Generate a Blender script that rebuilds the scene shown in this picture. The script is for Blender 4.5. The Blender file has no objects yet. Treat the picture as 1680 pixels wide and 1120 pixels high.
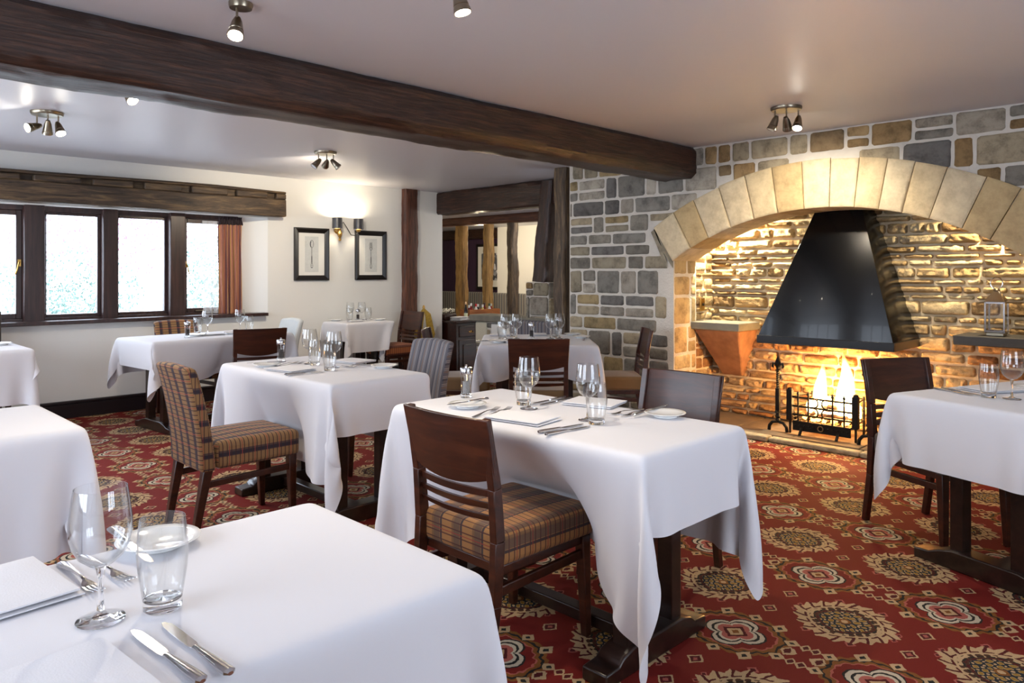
import bpy, bmesh, math, random
import numpy as np
from mathutils import Vector, Matrix, Euler, noise
R=math.radians; PI=math.pi
random.seed(7)
scn=bpy.context.scene; C=scn.collection
# ------------------------------------------------------------------ camera
cd=bpy.data.cameras.new('camera'); cam=bpy.data.objects.new('camera',cd); C.objects.link(cam)
cam.location=(0,0,1.30); cam.rotation_euler=(R(90),0,R(45.1-90))
cd.sensor_width=36; cd.lens=1220/1680*36; cd.shift_y=-112/1680; cd.clip_start=.05; cd.clip_end=200
scn.camera=cam
# ------------------------------------------------------------------ world, exposure
w=bpy.data.worlds.new('world'); scn.world=w; w.use_nodes=True
wt=w.node_tree; bg=wt.nodes['Background']; bg.inputs[1].default_value=4.6; bg.inputs[0].default_value=(.76,.855,1.0,1)
vs=scn.view_settings; vs.view_transform='Standard'; vs.look='None'; vs.gamma=1; vs.use_curve_mapping=False
vs.exposure=1.12
def portal(loc,rot,sx,sy):
    l=bpy.data.lights.new('window_daylight','AREA'); l.shape='RECTANGLE'; l.size=sx; l.size_y=sy; l.cycles.is_portal=True
    o=bpy.data.objects.new('window_daylight',l); C.objects.link(o); o.location=loc; o.rotation_euler=rot
portal((2.2,7.78,1.38),(R(-90),0,0),2.7,.98)
portal((-1.66,5.65,1.45),(0,R(-90),0),1.3,3.3); portal((-1.66,1.5,1.45),(0,R(-90),0),1.3,2.0)  # portals for the added windows on the unseen left wall
portal((1.9,-1.66,1.45),(R(90),0,0),1.8,1.3)  # portal for the added window behind the camera
SPOT_W=30; SPOT_C=(1,.86,.66)
FIRE_W=15
# ------------------------------------------------------------------ materials
class V:
    def __init__(s,t,k): s.t=t; s.k=k
    def m(s,op,b=None,c=None):
        n=s.t.nodes.new('ShaderNodeMath'); n.operation=op
        for i,x in enumerate((s,b,c)):
            if x is None: continue
            if isinstance(x,V): s.t.links.new(x.k,n.inputs[i])
            else: n.inputs[i].default_value=x
        return V(s.t,n.outputs[0])
    def __add__(s,b): return s.m('ADD',b)
    def __sub__(s,b): return s.m('SUBTRACT',b)
    def __mul__(s,b): return s.m('MULTIPLY',b)
    def __truediv__(s,b): return s.m('DIVIDE',b)
    __radd__=__add__; __rmul__=__mul__
    def abs(s): return s.m('ABSOLUTE')
    def sin(s): return s.m('SINE')
    def cos(s): return s.m('COSINE')
    def rnd(s): return s.m('ROUND')
    def frac(s): return s.m('FRACT')
    def lt(s,b): return s.m('LESS_THAN',b)
    def gt(s,b): return s.m('GREATER_THAN',b)
    def mx(s,b): return s.m('MAXIMUM',b)
    def mn(s,b): return s.m('MINIMUM',b)
    def sq(s): return s.m('SQRT')
def S(c):  # srgb 0-255 -> linear rgba
    f=lambda x:(x/12.92 if x<=.04045 else ((x+.055)/1.055)**2.4)
    return tuple(f(x/255) for x in c)+(1,)
def newmat(n):
    m=bpy.data.materials.new(n); m.use_nodes=True; t=m.node_tree; return m,t,t.nodes['Principled BSDF']
def setp(b,**k):
    for a,v in k.items(): b.inputs[a.replace('_',' ')].default_value=v
def simple(n,c,rough=.5,metal=0,spec=.5,coat=0,sheen=0,bump=0,bscale=60,var=0,vscale=8):
    m,t,b=newmat(n); setp(b,Roughness=rough,Metallic=metal); b.inputs['Base Color'].default_value=S(c)
    b.inputs['Specular IOR Level'].default_value=spec; b.inputs['Coat Weight'].default_value=coat; b.inputs['Sheen Weight'].default_value=sheen
    tc=t.nodes.new('ShaderNodeTexCoord')
    if var:
        nz=t.nodes.new('ShaderNodeTexNoise'); nz.inputs['Scale'].default_value=vscale; nz.inputs['Detail'].default_value=4
        t.links.new(tc.outputs['Object'],nz.inputs['Vector'])
        mx=t.nodes.new('ShaderNodeMix'); mx.data_type='RGBA'; t.links.new(nz.outputs[0],mx.inputs[0])
        mx.inputs[6].default_value=S([x*(1-var) for x in c]); mx.inputs[7].default_value=S([min(255,x*(1+var)) for x in c])
        t.links.new(mx.outputs[2],b.inputs['Base Color'])
    if bump:
        nz=t.nodes.new('ShaderNodeTexNoise'); nz.inputs['Scale'].default_value=bscale; nz.inputs['Detail'].default_value=5
        t.links.new(tc.outputs['Object'],nz.inputs['Vector'])
        bp=t.nodes.new('ShaderNodeBump'); bp.inputs['Strength'].default_value=bump; bp.inputs['Distance'].default_value=.01
        t.links.new(nz.outputs[0],bp.inputs['Height']); t.links.new(bp.outputs[0],b.inputs['Normal'])
    return m
def ramp(t,fac,stops):
    r=t.nodes.new('ShaderNodeValToRGB'); e=r.color_ramp.elements
    while len(e)<len(stops): e.new(.5)
    for x,(p,c) in zip(e,stops): x.position=p; x.color=S(c)
    t.links.new(fac,r.inputs[0]); return r.outputs[0]
def wood(n,c1,c2,c3,rough=.4,scale=(1.2,14,14),bump=.15,coat=0,dist=.004,spec=.5):
    m,t,b=newmat(n); tc=t.nodes.new('ShaderNodeTexCoord'); mp=t.nodes.new('ShaderNodeMapping'); mp.inputs['Scale'].default_value=scale
    t.links.new(tc.outputs['Object'],mp.inputs['Vector'])
    nz=t.nodes.new('ShaderNodeTexNoise'); nz.inputs['Scale'].default_value=2.2; nz.inputs['Detail'].default_value=8; nz.inputs['Roughness'].default_value=.65; nz.inputs['Distortion'].default_value=.6
    t.links.new(mp.outputs[0],nz.inputs['Vector'])
    t.links.new(ramp(t,nz.outputs[0],[(.3,c1),(.5,c2),(.72,c3)]),b.inputs['Base Color'])
    setp(b,Roughness=rough); b.inputs['Coat Weight'].default_value=coat; b.inputs['Coat Roughness'].default_value=.15; b.inputs['Specular IOR Level'].default_value=spec
    bp=t.nodes.new('ShaderNodeBump'); bp.inputs['Strength'].default_value=bump; bp.inputs['Distance'].default_value=dist
    t.links.new(nz.outputs[0],bp.inputs['Height']); t.links.new(bp.outputs[0],b.inputs['Normal'])
    return m
def mixc(t,base,mask,col):
    x=t.nodes.new('ShaderNodeMix'); x.data_type='RGBA'; t.links.new(mask.k if isinstance(mask,V) else mask,x.inputs[0])
    if isinstance(base,tuple): x.inputs[6].default_value=base
    else: t.links.new(base,x.inputs[6])
    if isinstance(col,tuple): x.inputs[7].default_value=col
    else: t.links.new(col,x.inputs[7])
    return x.outputs[2]
def stripes(n,base,layers,rough=.8,sheen=.08,bump=.1):
    """layers: (axis 'u'/'v', period, offset, width, colour)"""
    m,t,b=newmat(n); uv=t.nodes.new('ShaderNodeUVMap'); sp=t.nodes.new('ShaderNodeSeparateXYZ'); t.links.new(uv.outputs[0],sp.inputs[0])
    ax={'u':V(t,sp.outputs[0]),'v':V(t,sp.outputs[1])}; col=S(base)
    for a,per,off,wd,c in layers:
        f=((ax[a]+off)/per).frac().lt(wd/per); col=mixc(t,col,f*.9,S(c))
    nz=t.nodes.new('ShaderNodeTexNoise'); nz.inputs['Scale'].default_value=300; t.links.new(uv.outputs[0],nz.inputs['Vector'])
    t.links.new(col,b.inputs['Base Color']); setp(b,Roughness=rough); b.inputs['Sheen Weight'].default_value=sheen
    bp=t.nodes.new('ShaderNodeBump'); bp.inputs['Strength'].default_value=bump; bp.inputs['Distance'].default_value=.002
    t.links.new(nz.outputs[0],bp.inputs['Height']); t.links.new(bp.outputs[0],b.inputs['Normal'])
    return m
def emis(n,c,s):
    m=bpy.data.materials.new(n); m.use_nodes=True; t=m.node_tree; t.nodes.remove(t.nodes['Principled BSDF'])
    e=t.nodes.new('ShaderNodeEmission'); e.inputs[0].default_value=c; e.inputs[1].default_value=s
    t.links.new(e.outputs[0],t.nodes['Material Output'].inputs[0]); return m
def thin_glass(n,tint=(.99,.995,.995,1),base=.05,edge=.95):
    m=bpy.data.materials.new(n); m.use_nodes=True; t=m.node_tree; t.nodes.remove(t.nodes['Principled BSDF'])
    tr=t.nodes.new('ShaderNodeBsdfTransparent'); tr.inputs[0].default_value=tint
    gl=t.nodes.new('ShaderNodeBsdfGlossy'); gl.inputs['Roughness'].default_value=.02
    lw=t.nodes.new('ShaderNodeLayerWeight'); lw.inputs[0].default_value=.5
    f=(V(t,lw.outputs['Facing']).m('POWER',2.6))*edge+base
    mx=t.nodes.new('ShaderNodeMixShader'); t.links.new(f.k,mx.inputs[0]); t.links.new(tr.outputs[0],mx.inputs[1]); t.links.new(gl.outputs[0],mx.inputs[2])
    t.links.new(mx.outputs[0],t.nodes['Material Output'].inputs[0]); return m
def stone_mat(n,bump=.6,sc=9,rough=.85,lo=(150,146,142)):
    m,t,b=newmat(n); at=t.nodes.new('ShaderNodeAttribute'); at.attribute_name='tone'
    tc=t.nodes.new('ShaderNodeTexCoord')
    nz=t.nodes.new('ShaderNodeTexNoise'); nz.inputs['Scale'].default_value=sc; nz.inputs['Detail'].default_value=7; nz.inputs['Roughness'].default_value=.7
    t.links.new(tc.outputs['Object'],nz.inputs['Vector'])
    r=ramp(t,nz.outputs[0],[(.3,lo),(.52,(236,232,226)),(.75,(255,255,250))])
    mm=t.nodes.new('ShaderNodeMix'); mm.data_type='RGBA'; mm.blend_type='MULTIPLY'; mm.inputs[0].default_value=.9
    t.links.new(at.outputs['Color'],mm.inputs[6]); t.links.new(r,mm.inputs[7]); t.links.new(mm.outputs[2],b.inputs['Base Color'])
    setp(b,Roughness=rough); b.inputs['Specular IOR Level'].default_value=.25
    n2=t.nodes.new('ShaderNodeTexNoise'); n2.inputs['Scale'].default_value=sc*4; n2.inputs['Detail'].default_value=6; t.links.new(tc.outputs['Object'],n2.inputs['Vector'])
    bp=t.nodes.new('ShaderNodeBump'); bp.inputs['Strength'].default_value=bump; bp.inputs['Distance'].default_value=.012
    h=V(t,nz.outputs[0])*.6+V(t,n2.outputs[0])*.5
    t.links.new(h.k,bp.inputs['Height']); t.links.new(bp.outputs[0],b.inputs['Normal']); return m
def carpet_mat():
    m,t,b=newmat('carpet'); tc=t.nodes.new('ShaderNodeTexCoord')
    nz=t.nodes.new('ShaderNodeTexNoise'); nz.inputs['Scale'].default_value=55; nz.inputs['Detail'].default_value=2; t.links.new(tc.outputs['Object'],nz.inputs['Vector'])
    sp=t.nodes.new('ShaderNodeSeparateXYZ'); t.links.new(tc.outputs['Object'],sp.inputs[0])
    ns=t.nodes.new('ShaderNodeSeparateColor'); t.links.new(nz.outputs['Color'],ns.inputs[0])
    x=V(t,sp.outputs[0])+(V(t,ns.outputs[0])-.5)*.012; y=V(t,sp.outputs[1])+(V(t,ns.outputs[1])-.5)*.012
    qx=(x-3.2)/.72; qy=(y-1.34)/.5
    lx=(qx-qx.rnd())*.72; ly=(qy-qy.rnd())*.5
    hx=qx+.5; hy=qy+.5; bx=(hx-hx.rnd())*.72; by=(hy-hy.rnd())*.5
    col=S((122,34,28)); cream=S((198,166,124)); ochre=S((134,84,38)); dark=S((38,38,36)); pale=S((205,190,165)); teal=S((34,42,48)); pink=S((176,96,84)); maroon=S((84,24,26))
    def band(v,c,wd): return (v-c).abs().lt(wd)
    def dia(px,py,ax,ay,cx,cy): return (px.abs()-cx).abs()/ax+(py.abs()-cy).abs()/ay
    # lozenge motif with quatrefoil
    alx=lx.abs(); aly=ly.abs()
    mm=(alx*1.05).mx(aly*.83).mx((alx+aly*.8)*.74)
    zz=((alx-aly)*110).sin()*.004
    m2=mm+zz
    col=mixc(t,col,m2.lt(.158)*m2.gt(.118),ochre)
    col=mixc(t,col,band(m2,.139,.005),dark)
    col=mixc(t,col,band(m2,.118,.003),pink)
    r=(lx*lx+ly*ly).sq(); th=ly.m('ARCTAN2',lx)
    rq=(th*2).cos().abs().m('POWER',.7)*.036+.068
    k=r/rq
    col=mixc(t,col,k.lt(1.1),dark); col=mixc(t,col,k.lt(1.03),pale); col=mixc(t,col,k.lt(.86),dark); col=mixc(t,col,k.lt(.76),pale); col=mixc(t,col,k.lt(.64),pink)
    col=mixc(t,col,(lx.abs()+ly.abs()).lt(.05),maroon); col=mixc(t,col,(lx.abs()+ly.abs()).lt(.034),cream); col=mixc(t,col,(lx.abs()+ly.abs()).lt(.016),ochre)
    for cx,cy,ax,ay in ((.135,.105,.036,.03),(.0,.205,.03,.025),(.06,.185,.028,.03),(.155,.0,.03,.028)):
        d=dia(lx,ly,ax,ay,cx,cy); col=mixc(t,col,d.lt(1),cream); col=mixc(t,col,d.lt(.38),dark)
    # small diamonds and ovals in the gaps
    for cx,cy,ax,ay in ((.27,.0,.038,.032),):
        d=dia(lx,ly,ax,ay,cx,cy); col=mixc(t,col,d.lt(1),cream); col=mixc(t,col,d.lt(.74),maroon); col=mixc(t,col,d.lt(.35),pink)
    for cx,cy,ax,ay in ((.2,.17,.024,.02),(.335,.07,.016,.014)):
        d=dia(lx,ly,ax,ay,cx,cy); col=mixc(t,col,d.lt(1),pink); col=mixc(t,col,d.lt(.55),maroon)
    # scalloped medallion
    tb=by.m('ARCTAN2',bx); r0=(bx*bx+by*by).sq()
    rb=r0*.72+(bx.abs()+by.abs()*.9)*.24
    tri=((tb*2.8648).frac()-.5).abs()*2
    saw=(tb*2.8648+r0*9).frac()
    R1=tri*-.022+.184
    inn=rb.lt(R1)
    col=mixc(t,col,inn,cream)
    col=mixc(t,col,saw.gt(.80)*rb.gt(.138)*inn,maroon)
    col=mixc(t,col,band(rb,.136,.004)*saw.gt(.25),maroon)
    br=S((80,50,36))
    col=mixc(t,col,rb.lt(.122),br)
    lat=((bx.abs()*150).sin()*(by*150).cos()+(r0*120).sin()*.6)
    col=mixc(t,col,rb.lt(.122)*rb.gt(.088)*lat.gt(.35),cream)
    col=mixc(t,col,rb.lt(.122)*rb.gt(.088)*lat.lt(-.75),maroon)
    col=mixc(t,col,band(rb,.104,.0035)*saw.lt(.7),dark)
    core=rb.lt(.088)
    col=mixc(t,col,core,teal)
    l2=((bx.abs()*210+by*60).sin()+(by.abs()*190-bx.abs()*50).cos())
    col=mixc(t,col,core*l2.gt(.55),S((158,120,46))); col=mixc(t,col,core*band(l2,.55,.2),cream); col=mixc(t,col,core*l2.lt(-1.35),cream)
    col=mixc(t,col,rb.lt(.022),ochre); col=mixc(t,col,rb.lt(.012),cream)
    for cx,cy,ax,ay in ((.355,.055,.03,.022),(.30,.018,.028,.02)):
        d=dia(bx,by,ax,ay,cx,cy); col=mixc(t,col,d.lt(1),cream); col=mixc(t,col,d.lt(.6),maroon)
    n2=t.nodes.new('ShaderNodeTexNoise'); n2.inputs['Scale'].default_value=420; t.links.new(tc.outputs['Object'],n2.inputs['Vector'])
    rr=ramp(t,n2.outputs[0],[(.3,(190,190,190)),(.65,(255,255,255))])
    mm2=t.nodes.new('ShaderNodeMix'); mm2.data_type='RGBA'; mm2.blend_type='MULTIPLY'; mm2.inputs[0].default_value=.8
    t.links.new(col,mm2.inputs[6]); t.links.new(rr,mm2.inputs[7]); t.links.new(mm2.outputs[2],b.inputs['Base Color'])
    setp(b,Roughness=.8); b.inputs['Specular IOR Level'].default_value=.15
    bp=t.nodes.new('ShaderNodeBump'); bp.inputs['Strength'].default_value=.35; bp.inputs['Distance'].default_value=.004
    t.links.new(n2.outputs[0],bp.inputs['Height']); t.links.new(bp.outputs[0],b.inputs['Normal']); return m
M={}
M['carpet']=carpet_mat()
M['plaster']=simple('white_plaster',(232,231,226),.7,bump=.12,bscale=9,spec=.2)
M['ceiling']=simple('ceiling_paint',(211,210,216),.42,bump=.05,bscale=5,spec=.35)
M['purple']=simple('aubergine_paint',(66,48,70),.6,spec=.2)
M['oak']=wood('aged_oak',(26,16,13),(54,34,26),(92,60,44),.40,(1.8,30,30),.7,dist=.008)
M['oak_grey']=wood('weathered_oak',(34,27,22),(78,62,46),(128,104,72),.6,(1.5,14,14),.8,dist=.01)
M['oak_red']=wood('reddish_oak',(44,23,17),(84,48,34),(126,78,54),.55,(1.5,14,14),.5,dist=.008)
M['oak_lit']=wood('lamplit_oak',(84,62,34),(150,114,60),(190,150,86),.6,(1.5,14,14),.7,dist=.008)  # brighter gold puts the lamplight on the back room posts into the colour
M['chairwood']=wood('dark_walnut',(38,15,8),(58,25,13),(80,38,20),.33,(9,1.5,12),.012,.2)
M['tablewood']=wood('ebonised_wood',(22,13,10),(36,21,16),(52,32,24),.3,(1.5,12,12),.06,.3)
M['framewood']=wood('window_wood',(36,23,22),(54,35,32),(78,50,44),.35,(12,12,1),.06,.2)
M['skirt']=simple('dark_skirting_paint',(32,24,28),.35)
M['dressw']=wood('mahogany',(26,11,8),(46,20,13),(70,34,22),.3,(1.2,12,12),.05,.3)
M['pine']=wood('pine_crate',(120,66,28),(160,94,42),(190,122,62),.5,(2,12,12),.1)
M['cloth']=simple('white_linen',(224,224,229),.75,spec=.2,bump=.05,bscale=500,sheen=.1)
M['napkin']=simple('folded_linen',(228,228,232),.8,spec=.2,bump=.08,bscale=300)
M['china']=simple('white_china',(240,240,238),.12,coat=.5)
M['steel']=simple('polished_steel',(205,205,208),.14,1)
M['brushed']=simple('brushed_nickel',(150,140,122),.28,1)
M['iron']=simple('wrought_iron',(26,25,25),.45,.6,bump=.4,bscale=80)
M['black']=simple('black_enamel',(7,7,8),.22,0,spec=.3,coat=.08)
M['hood_lip']=simple('black_hood_lip',(16,16,19),.3,.2)
M['blackpaint']=simple('black_frame_paint',(24,20,18),.3)
M['brass']=simple('aged_brass',(190,150,80),.3,1)
M['gold']=simple('gilt_metal',(200,160,90),.4,.8)
M['shade']=simple('slate_lampshade',(62,62,66),.35,spec=.6)
M['bolt']=simple('fixing_metal',(120,120,120),.4,1)
M['glass']=thin_glass('thin_glass')
M['pane']=thin_glass('window_glass',(.98,.99,1,1),.03,.3)
g,t_,b_=newmat('solid_glass'); setp(b_,Roughness=0.0); b_.inputs['Transmission Weight'].default_value=1; b_.inputs['IOR'].default_value=1.45; b_.inputs['Base Color'].default_value=(1,1,1,1); M['sglass']=g
M['pepper']=simple('peppercorns',(60,52,50),.7,bump=1,bscale=400)
M['salt']=simple('rock_salt',(150,150,152),.5,bump=1,bscale=400,var=.4,vscale=300)
M['plaid']=stripes('plaid_fabric',(150,104,56),[('u',.105,0,.034,(88,66,50)),('u',.105,.012,.010,(30,28,38)),('u',.105,-.030,.012,(112,80,48)),('v',.024,0,.0045,(66,24,20)),('v',.072,.012,.003,(140,40,32))])
M['plaid2']=stripes('dark_plaid_fabric',(142,106,66),[('u',.08,0,.030,(70,52,52)),('u',.08,-.004,.016,(36,30,42)),('v',.022,0,.0045,(58,24,26)),('v',.066,.010,.003,(170,66,50))])
M['orangeplaid']=stripes('orange_plaid_fabric',(168,96,48),[('u',.09,0,.03,(96,50,34)),('v',.03,0,.006,(80,34,24))])
M['greystripe']=stripes('grey_stripe_fabric',(98,96,104),[('u',.05,0,.012,(66,66,76)),('u',.05,.024,.004,(168,162,158)),('u',.05,.034,.003,(168,162,158)),('u',.1,.05,.012,(122,104,98))])
M['bluestripe']=stripes('grey_blue_stripe_fabric',(122,120,118),[('u',.06,0,.018,(72,74,84)),('u',.06,.03,.006,(170,166,150)),('u',.12,.05,.012,(96,84,80))])
M['suede']=simple('brown_suede',(118,88,52),.85,sheen=.4,bump=.1,bscale=200,var=.1)
M['taupe']=simple('taupe_fabric',(98,88,80),.85,sheen=.3,var=.1)
M['pale']=simple('pale_grey_fabric',(200,204,204),.8,bump=.1,bscale=200,var=.05)
M['curtain']=stripes('copper_curtain',(164,104,80),[('u',.06,0,.02,(104,60,62)),('u',.06,.04,.01,(186,140,76))],.7,.3)
M['curtainhead']=simple('curtain_heading',(44,30,34),.8)
M['stone']=stone_mat('rubble_stone',.7,9)
M['stone2']=stone_mat('hearth_rubble',1.0,14)
M['ashlar']=stone_mat('dressed_sandstone',.45,12,lo=(206,200,192))
M['mortar']=simple('lime_mortar',(204,198,188),.9,bump=.6,bscale=60,var=.08,spec=.1)
M['mortar2']=simple('buff_mortar',(214,198,168),.9,bump=.8,bscale=50,var=.1,spec=.1)
M['slab']=simple('stone_slab',(128,124,112),.8,bump=.5,bscale=30,var=.15,spec=.2)
M['darkslab']=simple('dark_stone_slab',(52,50,48),.6,bump=.4,bscale=30,var=.15)
M['corbel']=simple('red_sandstone',(140,98,70),.85,bump=.8,bscale=25,var=.3,vscale=10)
M['hearth']=simple('hearth_flagstone',(112,96,78),.8,bump=.5,bscale=25,var=.2,vscale=6)
M['kerb']=simple('worn_kerb_stone',(150,140,118),.85,bump=.9,bscale=30,var=.35,vscale=22)
M['leafg']=simple('green_leaf',(104,128,120),.6,var=.25,vscale=3)
M['leafp']=simple('pink_leaf',(188,112,142),.6,var=.15,vscale=3)
M['bark']=simple('bark',(200,190,190),.9)
M['bounce_ground']=simple('pale_bounce_ground',(214,214,210),.9,var=.08)  # garden ground, made pale to bounce daylight up onto the ceiling
M['log']=simple('charred_log',(70,46,32),.9,bump=1,bscale=40,var=.4,vscale=20)
M['ember']=emis('glowing_ember',(1,.32,.06,1),6)
M['bulb']=emis('lit_bulb',(1,.93,.8,1),60)
M['bulboff']=simple('bulb_glass',(210,215,220),.2)
# ------------------------------------------------------------------ mesh builder
class MB:
    def __init__(s): s.v=[]; s.f=[]; s.t=[]
    def add(s,vs,fs,tone=None):
        o=len(s.v); s.v+= [tuple(q) for q in vs]; s.f+=[tuple(i+o for i in f) for f in fs]; s.t+=[tone]*len(vs)
    def box(s,lo,hi,rot=None,c=None,tone=None):
        vs=[Vector((x,y,z)) for x in (lo[0],hi[0]) for y in (lo[1],hi[1]) for z in (lo[2],hi[2])]
        if rot: 
            c=Vector(c) if c else Vector([(a+b)/2 for a,b in zip(lo,hi)]); Rm=Euler(rot).to_matrix(); vs=[Rm@(q-c)+c for q in vs]
        s.add(vs,[(0,1,3,2),(4,6,7,5),(0,4,5,1),(2,3,7,6),(0,2,6,4),(1,5,7,3)],tone); return s
    def bar(s,p,q,w,d,up=(0,0,1),w2=None,d2=None):
        p=Vector(p);q=Vector(q);z=(q-p).normalized();u=Vector(up)
        x=u.cross(z); 
        if x.length<1e-4: x=Vector((1,0,0)).cross(z)
        x.normalize(); y=z.cross(x); w2=w if w2 is None else w2; d2=d if d2 is None else d2
        vs=[p+x*a*w/2+y*b*d/2 for a,b in((-1,-1),(1,-1),(1,1),(-1,1))]+[q+x*a*w2/2+y*b*d2/2 for a,b in((-1,-1),(1,-1),(1,1),(-1,1))]
        s.add(vs,[(3,2,1,0),(4,5,6,7),(0,1,5,4),(1,2,6,5),(2,3,7,6),(3,0,4,7)]); return s
    def tube(s,pts,r,n=8,caps=True,close=False):
        pts=[Vector(p) for p in pts]; rs=r if isinstance(r,(list,tuple)) else [r]*len(pts); vs=[]; fs=[]; N=len(pts); px=None
        for i,p in enumerate(pts):
            a=pts[(i-1)%N] if (close or i>0) else p; b=pts[(i+1)%N] if (close or i<N-1) else p
            z=(b-a).normalized(); 
            if px is None: px=z.orthogonal().normalized()
            x=(px-z*px.dot(z)).normalized(); px=x; y=z.cross(x)
            vs+=[p+(x*math.cos(2*PI*k/n)+y*math.sin(2*PI*k/n))*rs[i] for k in range(n)]
        for i in range(N if close else N-1):
            j=(i+1)%N
            for k in range(n): fs.append((i*n+k,i*n+(k+1)%n,j*n+(k+1)%n,j*n+k))
        if caps and not close: fs+=[tuple(range(n))[::-1],tuple((N-1)*n+k for k in range(n))]
        s.add(vs,fs); return s
    def lathe(s,prof,n=24,c=(0,0,0),caps=False,mat=None):
        vs=[];fs=[]
        for r,z in prof:
            for k in range(n):
                p=Vector((r*math.cos(2*PI*k/n),r*math.sin(2*PI*k/n),z))
                if mat: p=mat@p
                vs.append(p+Vector(c))
        for i in range(len(prof)-1):
            for k in range(n): fs.append((i*n+k,i*n+(k+1)%n,(i+1)*n+(k+1)%n,(i+1)*n+k))
        if caps: fs+=[tuple(range(n))[::-1],tuple((len(prof)-1)*n+k for k in range(n))]
        s.add(vs,fs); return s
    def build(s,name,mat,parent=None,bevel=0,seg=2,sub=0,uv=False,ang=35,smooth=True,solid=0):
        me=bpy.data.meshes.new(name); me.from_pydata([tuple(v) for v in s.v],[],s.f); me.update()
        bm=bmesh.new(); bm.from_mesh(me); bmesh.ops.recalc_face_normals(bm,faces=bm.faces); bm.to_mesh(me); bm.free()
        if any(q is not None for q in s.t):
            ca=me.color_attributes.new('tone','FLOAT_COLOR','POINT')
            for i,q in enumerate(s.t): ca.data[i].color=q or (.5,.5,.5,1)
        if uv:
            ul=me.uv_layers.new(name='UVMap'); 
            for p in me.polygons:
                n=p.normal; a=max(range(3),key=lambda i:abs(n[i]))
                for li in p.loop_indices:
                    c=me.vertices[me.loops[li].vertex_index].co
                    ul.data[li].uv={0:(c.y,c.z),1:(c.z,c.x),2:(c.y,c.x)}[a]
        if smooth:
            me.polygons.foreach_set('use_smooth',[True]*len(me.polygons)); me.set_sharp_from_angle(angle=R(ang))
        me.materials.append(mat); o=bpy.data.objects.new(name,me); C.objects.link(o)
        if parent: o.parent=parent
        if solid: m=o.modifiers.new('s','SOLIDIFY'); m.thickness=solid; m.offset=-1
        if bevel: m=o.modifiers.new('b','BEVEL'); m.width=bevel; m.segments=seg; m.limit_method='ANGLE'; m.harden_normals=False
        if sub: m=o.modifiers.new('ss','SUBSURF'); m.levels=sub; m.render_levels=sub
        return o
def thing(name,label,cat,loc=(0,0,0),rz=0,group=None):
    o=bpy.data.objects.new(name,None); C.objects.link(o); o.empty_display_size=.1; o.location=loc; o.rotation_euler=(0,0,rz)
    return tag(o,label,cat,group)
def tag(o,label,cat,group=None,kind=None):
    o['label']=label; o['category']=cat
    if group: o['group']=group
    if kind: o['kind']=kind
    return o
def struct(o): o['kind']='structure'; return o
def kids(o): return list(o.children)
def dup(root,loc,rz=0,label=None,group=None,rot=None):
    def cp(o,par):
        c=o.copy(); C.objects.link(c); c.parent=par
        for k in kids(o): cp(k,c)
        return c
    r=cp(root,None); r.location=loc; r.rotation_euler=rot or (0,0,rz)
    if label: r['label']=label
    if group: r['group']=group
    return r
def place(root,used,loc,rz,label,group=None,rot=None):
    """first use moves the original, later uses copy it"""
    if not used.get(id(root)):
        used[id(root)]=True; root.location=loc; root.rotation_euler=rot or (0,0,rz); root['label']=label
        if group: root['group']=group
        return root
    return dup(root,loc,rz,label,group,rot)
USED={}
# ------------------------------------------------------------------ room shell
H=2.35; WY=7.55; SX=5.47
struct(MB().box((-1.6,-1.6,-.1),(6.35,7.9,0)).build('floor',M['carpet']))
struct(MB().box((6.35,4.6,-.25),(10.5,14,-.15)).build('floor_back_room',simple('back_room_boards',(70,48,36),.5)))
struct(MB().box((-1.7,-1.7,H),(6.35,7.85,H+.1)).build('ceiling',M['ceiling']))
struct(MB().box((6.35,4.4,2.12),(10.5,14,2.2)).build('ceiling_back_room',M['ceiling']))
# window wall, splayed recess, opening X .40..3.52
WX0,WX1,WZ0,WZ1=.98,3.52,.87,1.90
b=MB(); b.box((-1.7,WY,0),(6.23,7.85,WZ0-.02)); b.box((-1.7,WY,WZ1),(6.23,7.85,H)); b.box((-1.7,WY,WZ0-.02),(WX0-.25,7.85,WZ1)); b.box((3.80,WY,WZ0-.02),(6.23,7.85,WZ1))
for z0,z1 in ((WZ0-.02,WZ1),):
    b.add([(3.8,WY,z0),(3.8,WY,z1),(3.52,7.75,z1),(3.52,7.75,z0),(3.8,7.85,z0),(3.8,7.85,z1),(3.52,7.85,z0),(3.52,7.85,z1)],[(0,1,2,3),(3,2,7,6),(6,7,5,4),(0,3,6,4),(1,5,7,2)])
    b.add([(WX0-.25,WY,z0),(WX0-.25,WY,z1),(WX0,7.75,z1),(WX0,7.75,z0),(WX0-.25,7.85,z0),(WX0-.25,7.85,z1),(WX0,7.85,z0),(WX0,7.85,z1)],[(0,1,2,3),(3,2,7,6),(6,7,5,4),(0,3,6,4),(1,5,7,2)])
struct(b.build('wall_window_side',M['plaster'],smooth=False))
def wall_with_opening(name,axis,pos,th,a0,a1,o0,o1,z0,z1):
    b=MB()
    def bx(u0,u1,v0,v1):
        if axis=='x': b.box((pos-th,u0,v0),(pos,u1,v1))
        else: b.box((u0,pos-th,v0),(u1,pos,v1))
    bx(a0,a1,0,z0); bx(a0,a1,z1,H); bx(a0,o0,z0,z1); bx(o1,a1,z0,z1)
    return struct(b.build(name,M['plaster'],smooth=False))
b=MB(); b.box((-1.72,-1.7,0),(-1.6,7.85,.8)).box((-1.72,-1.7,2.1),(-1.6,7.85,H))
for y0,y1 in ((-1.7,.5),(2.5,4.0),(7.3,7.85)): b.box((-1.72,y0,.8),(-1.6,y1,2.1))  # gaps left for the added daylight windows
struct(b.build('wall_left',M['plaster'],smooth=False))
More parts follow.
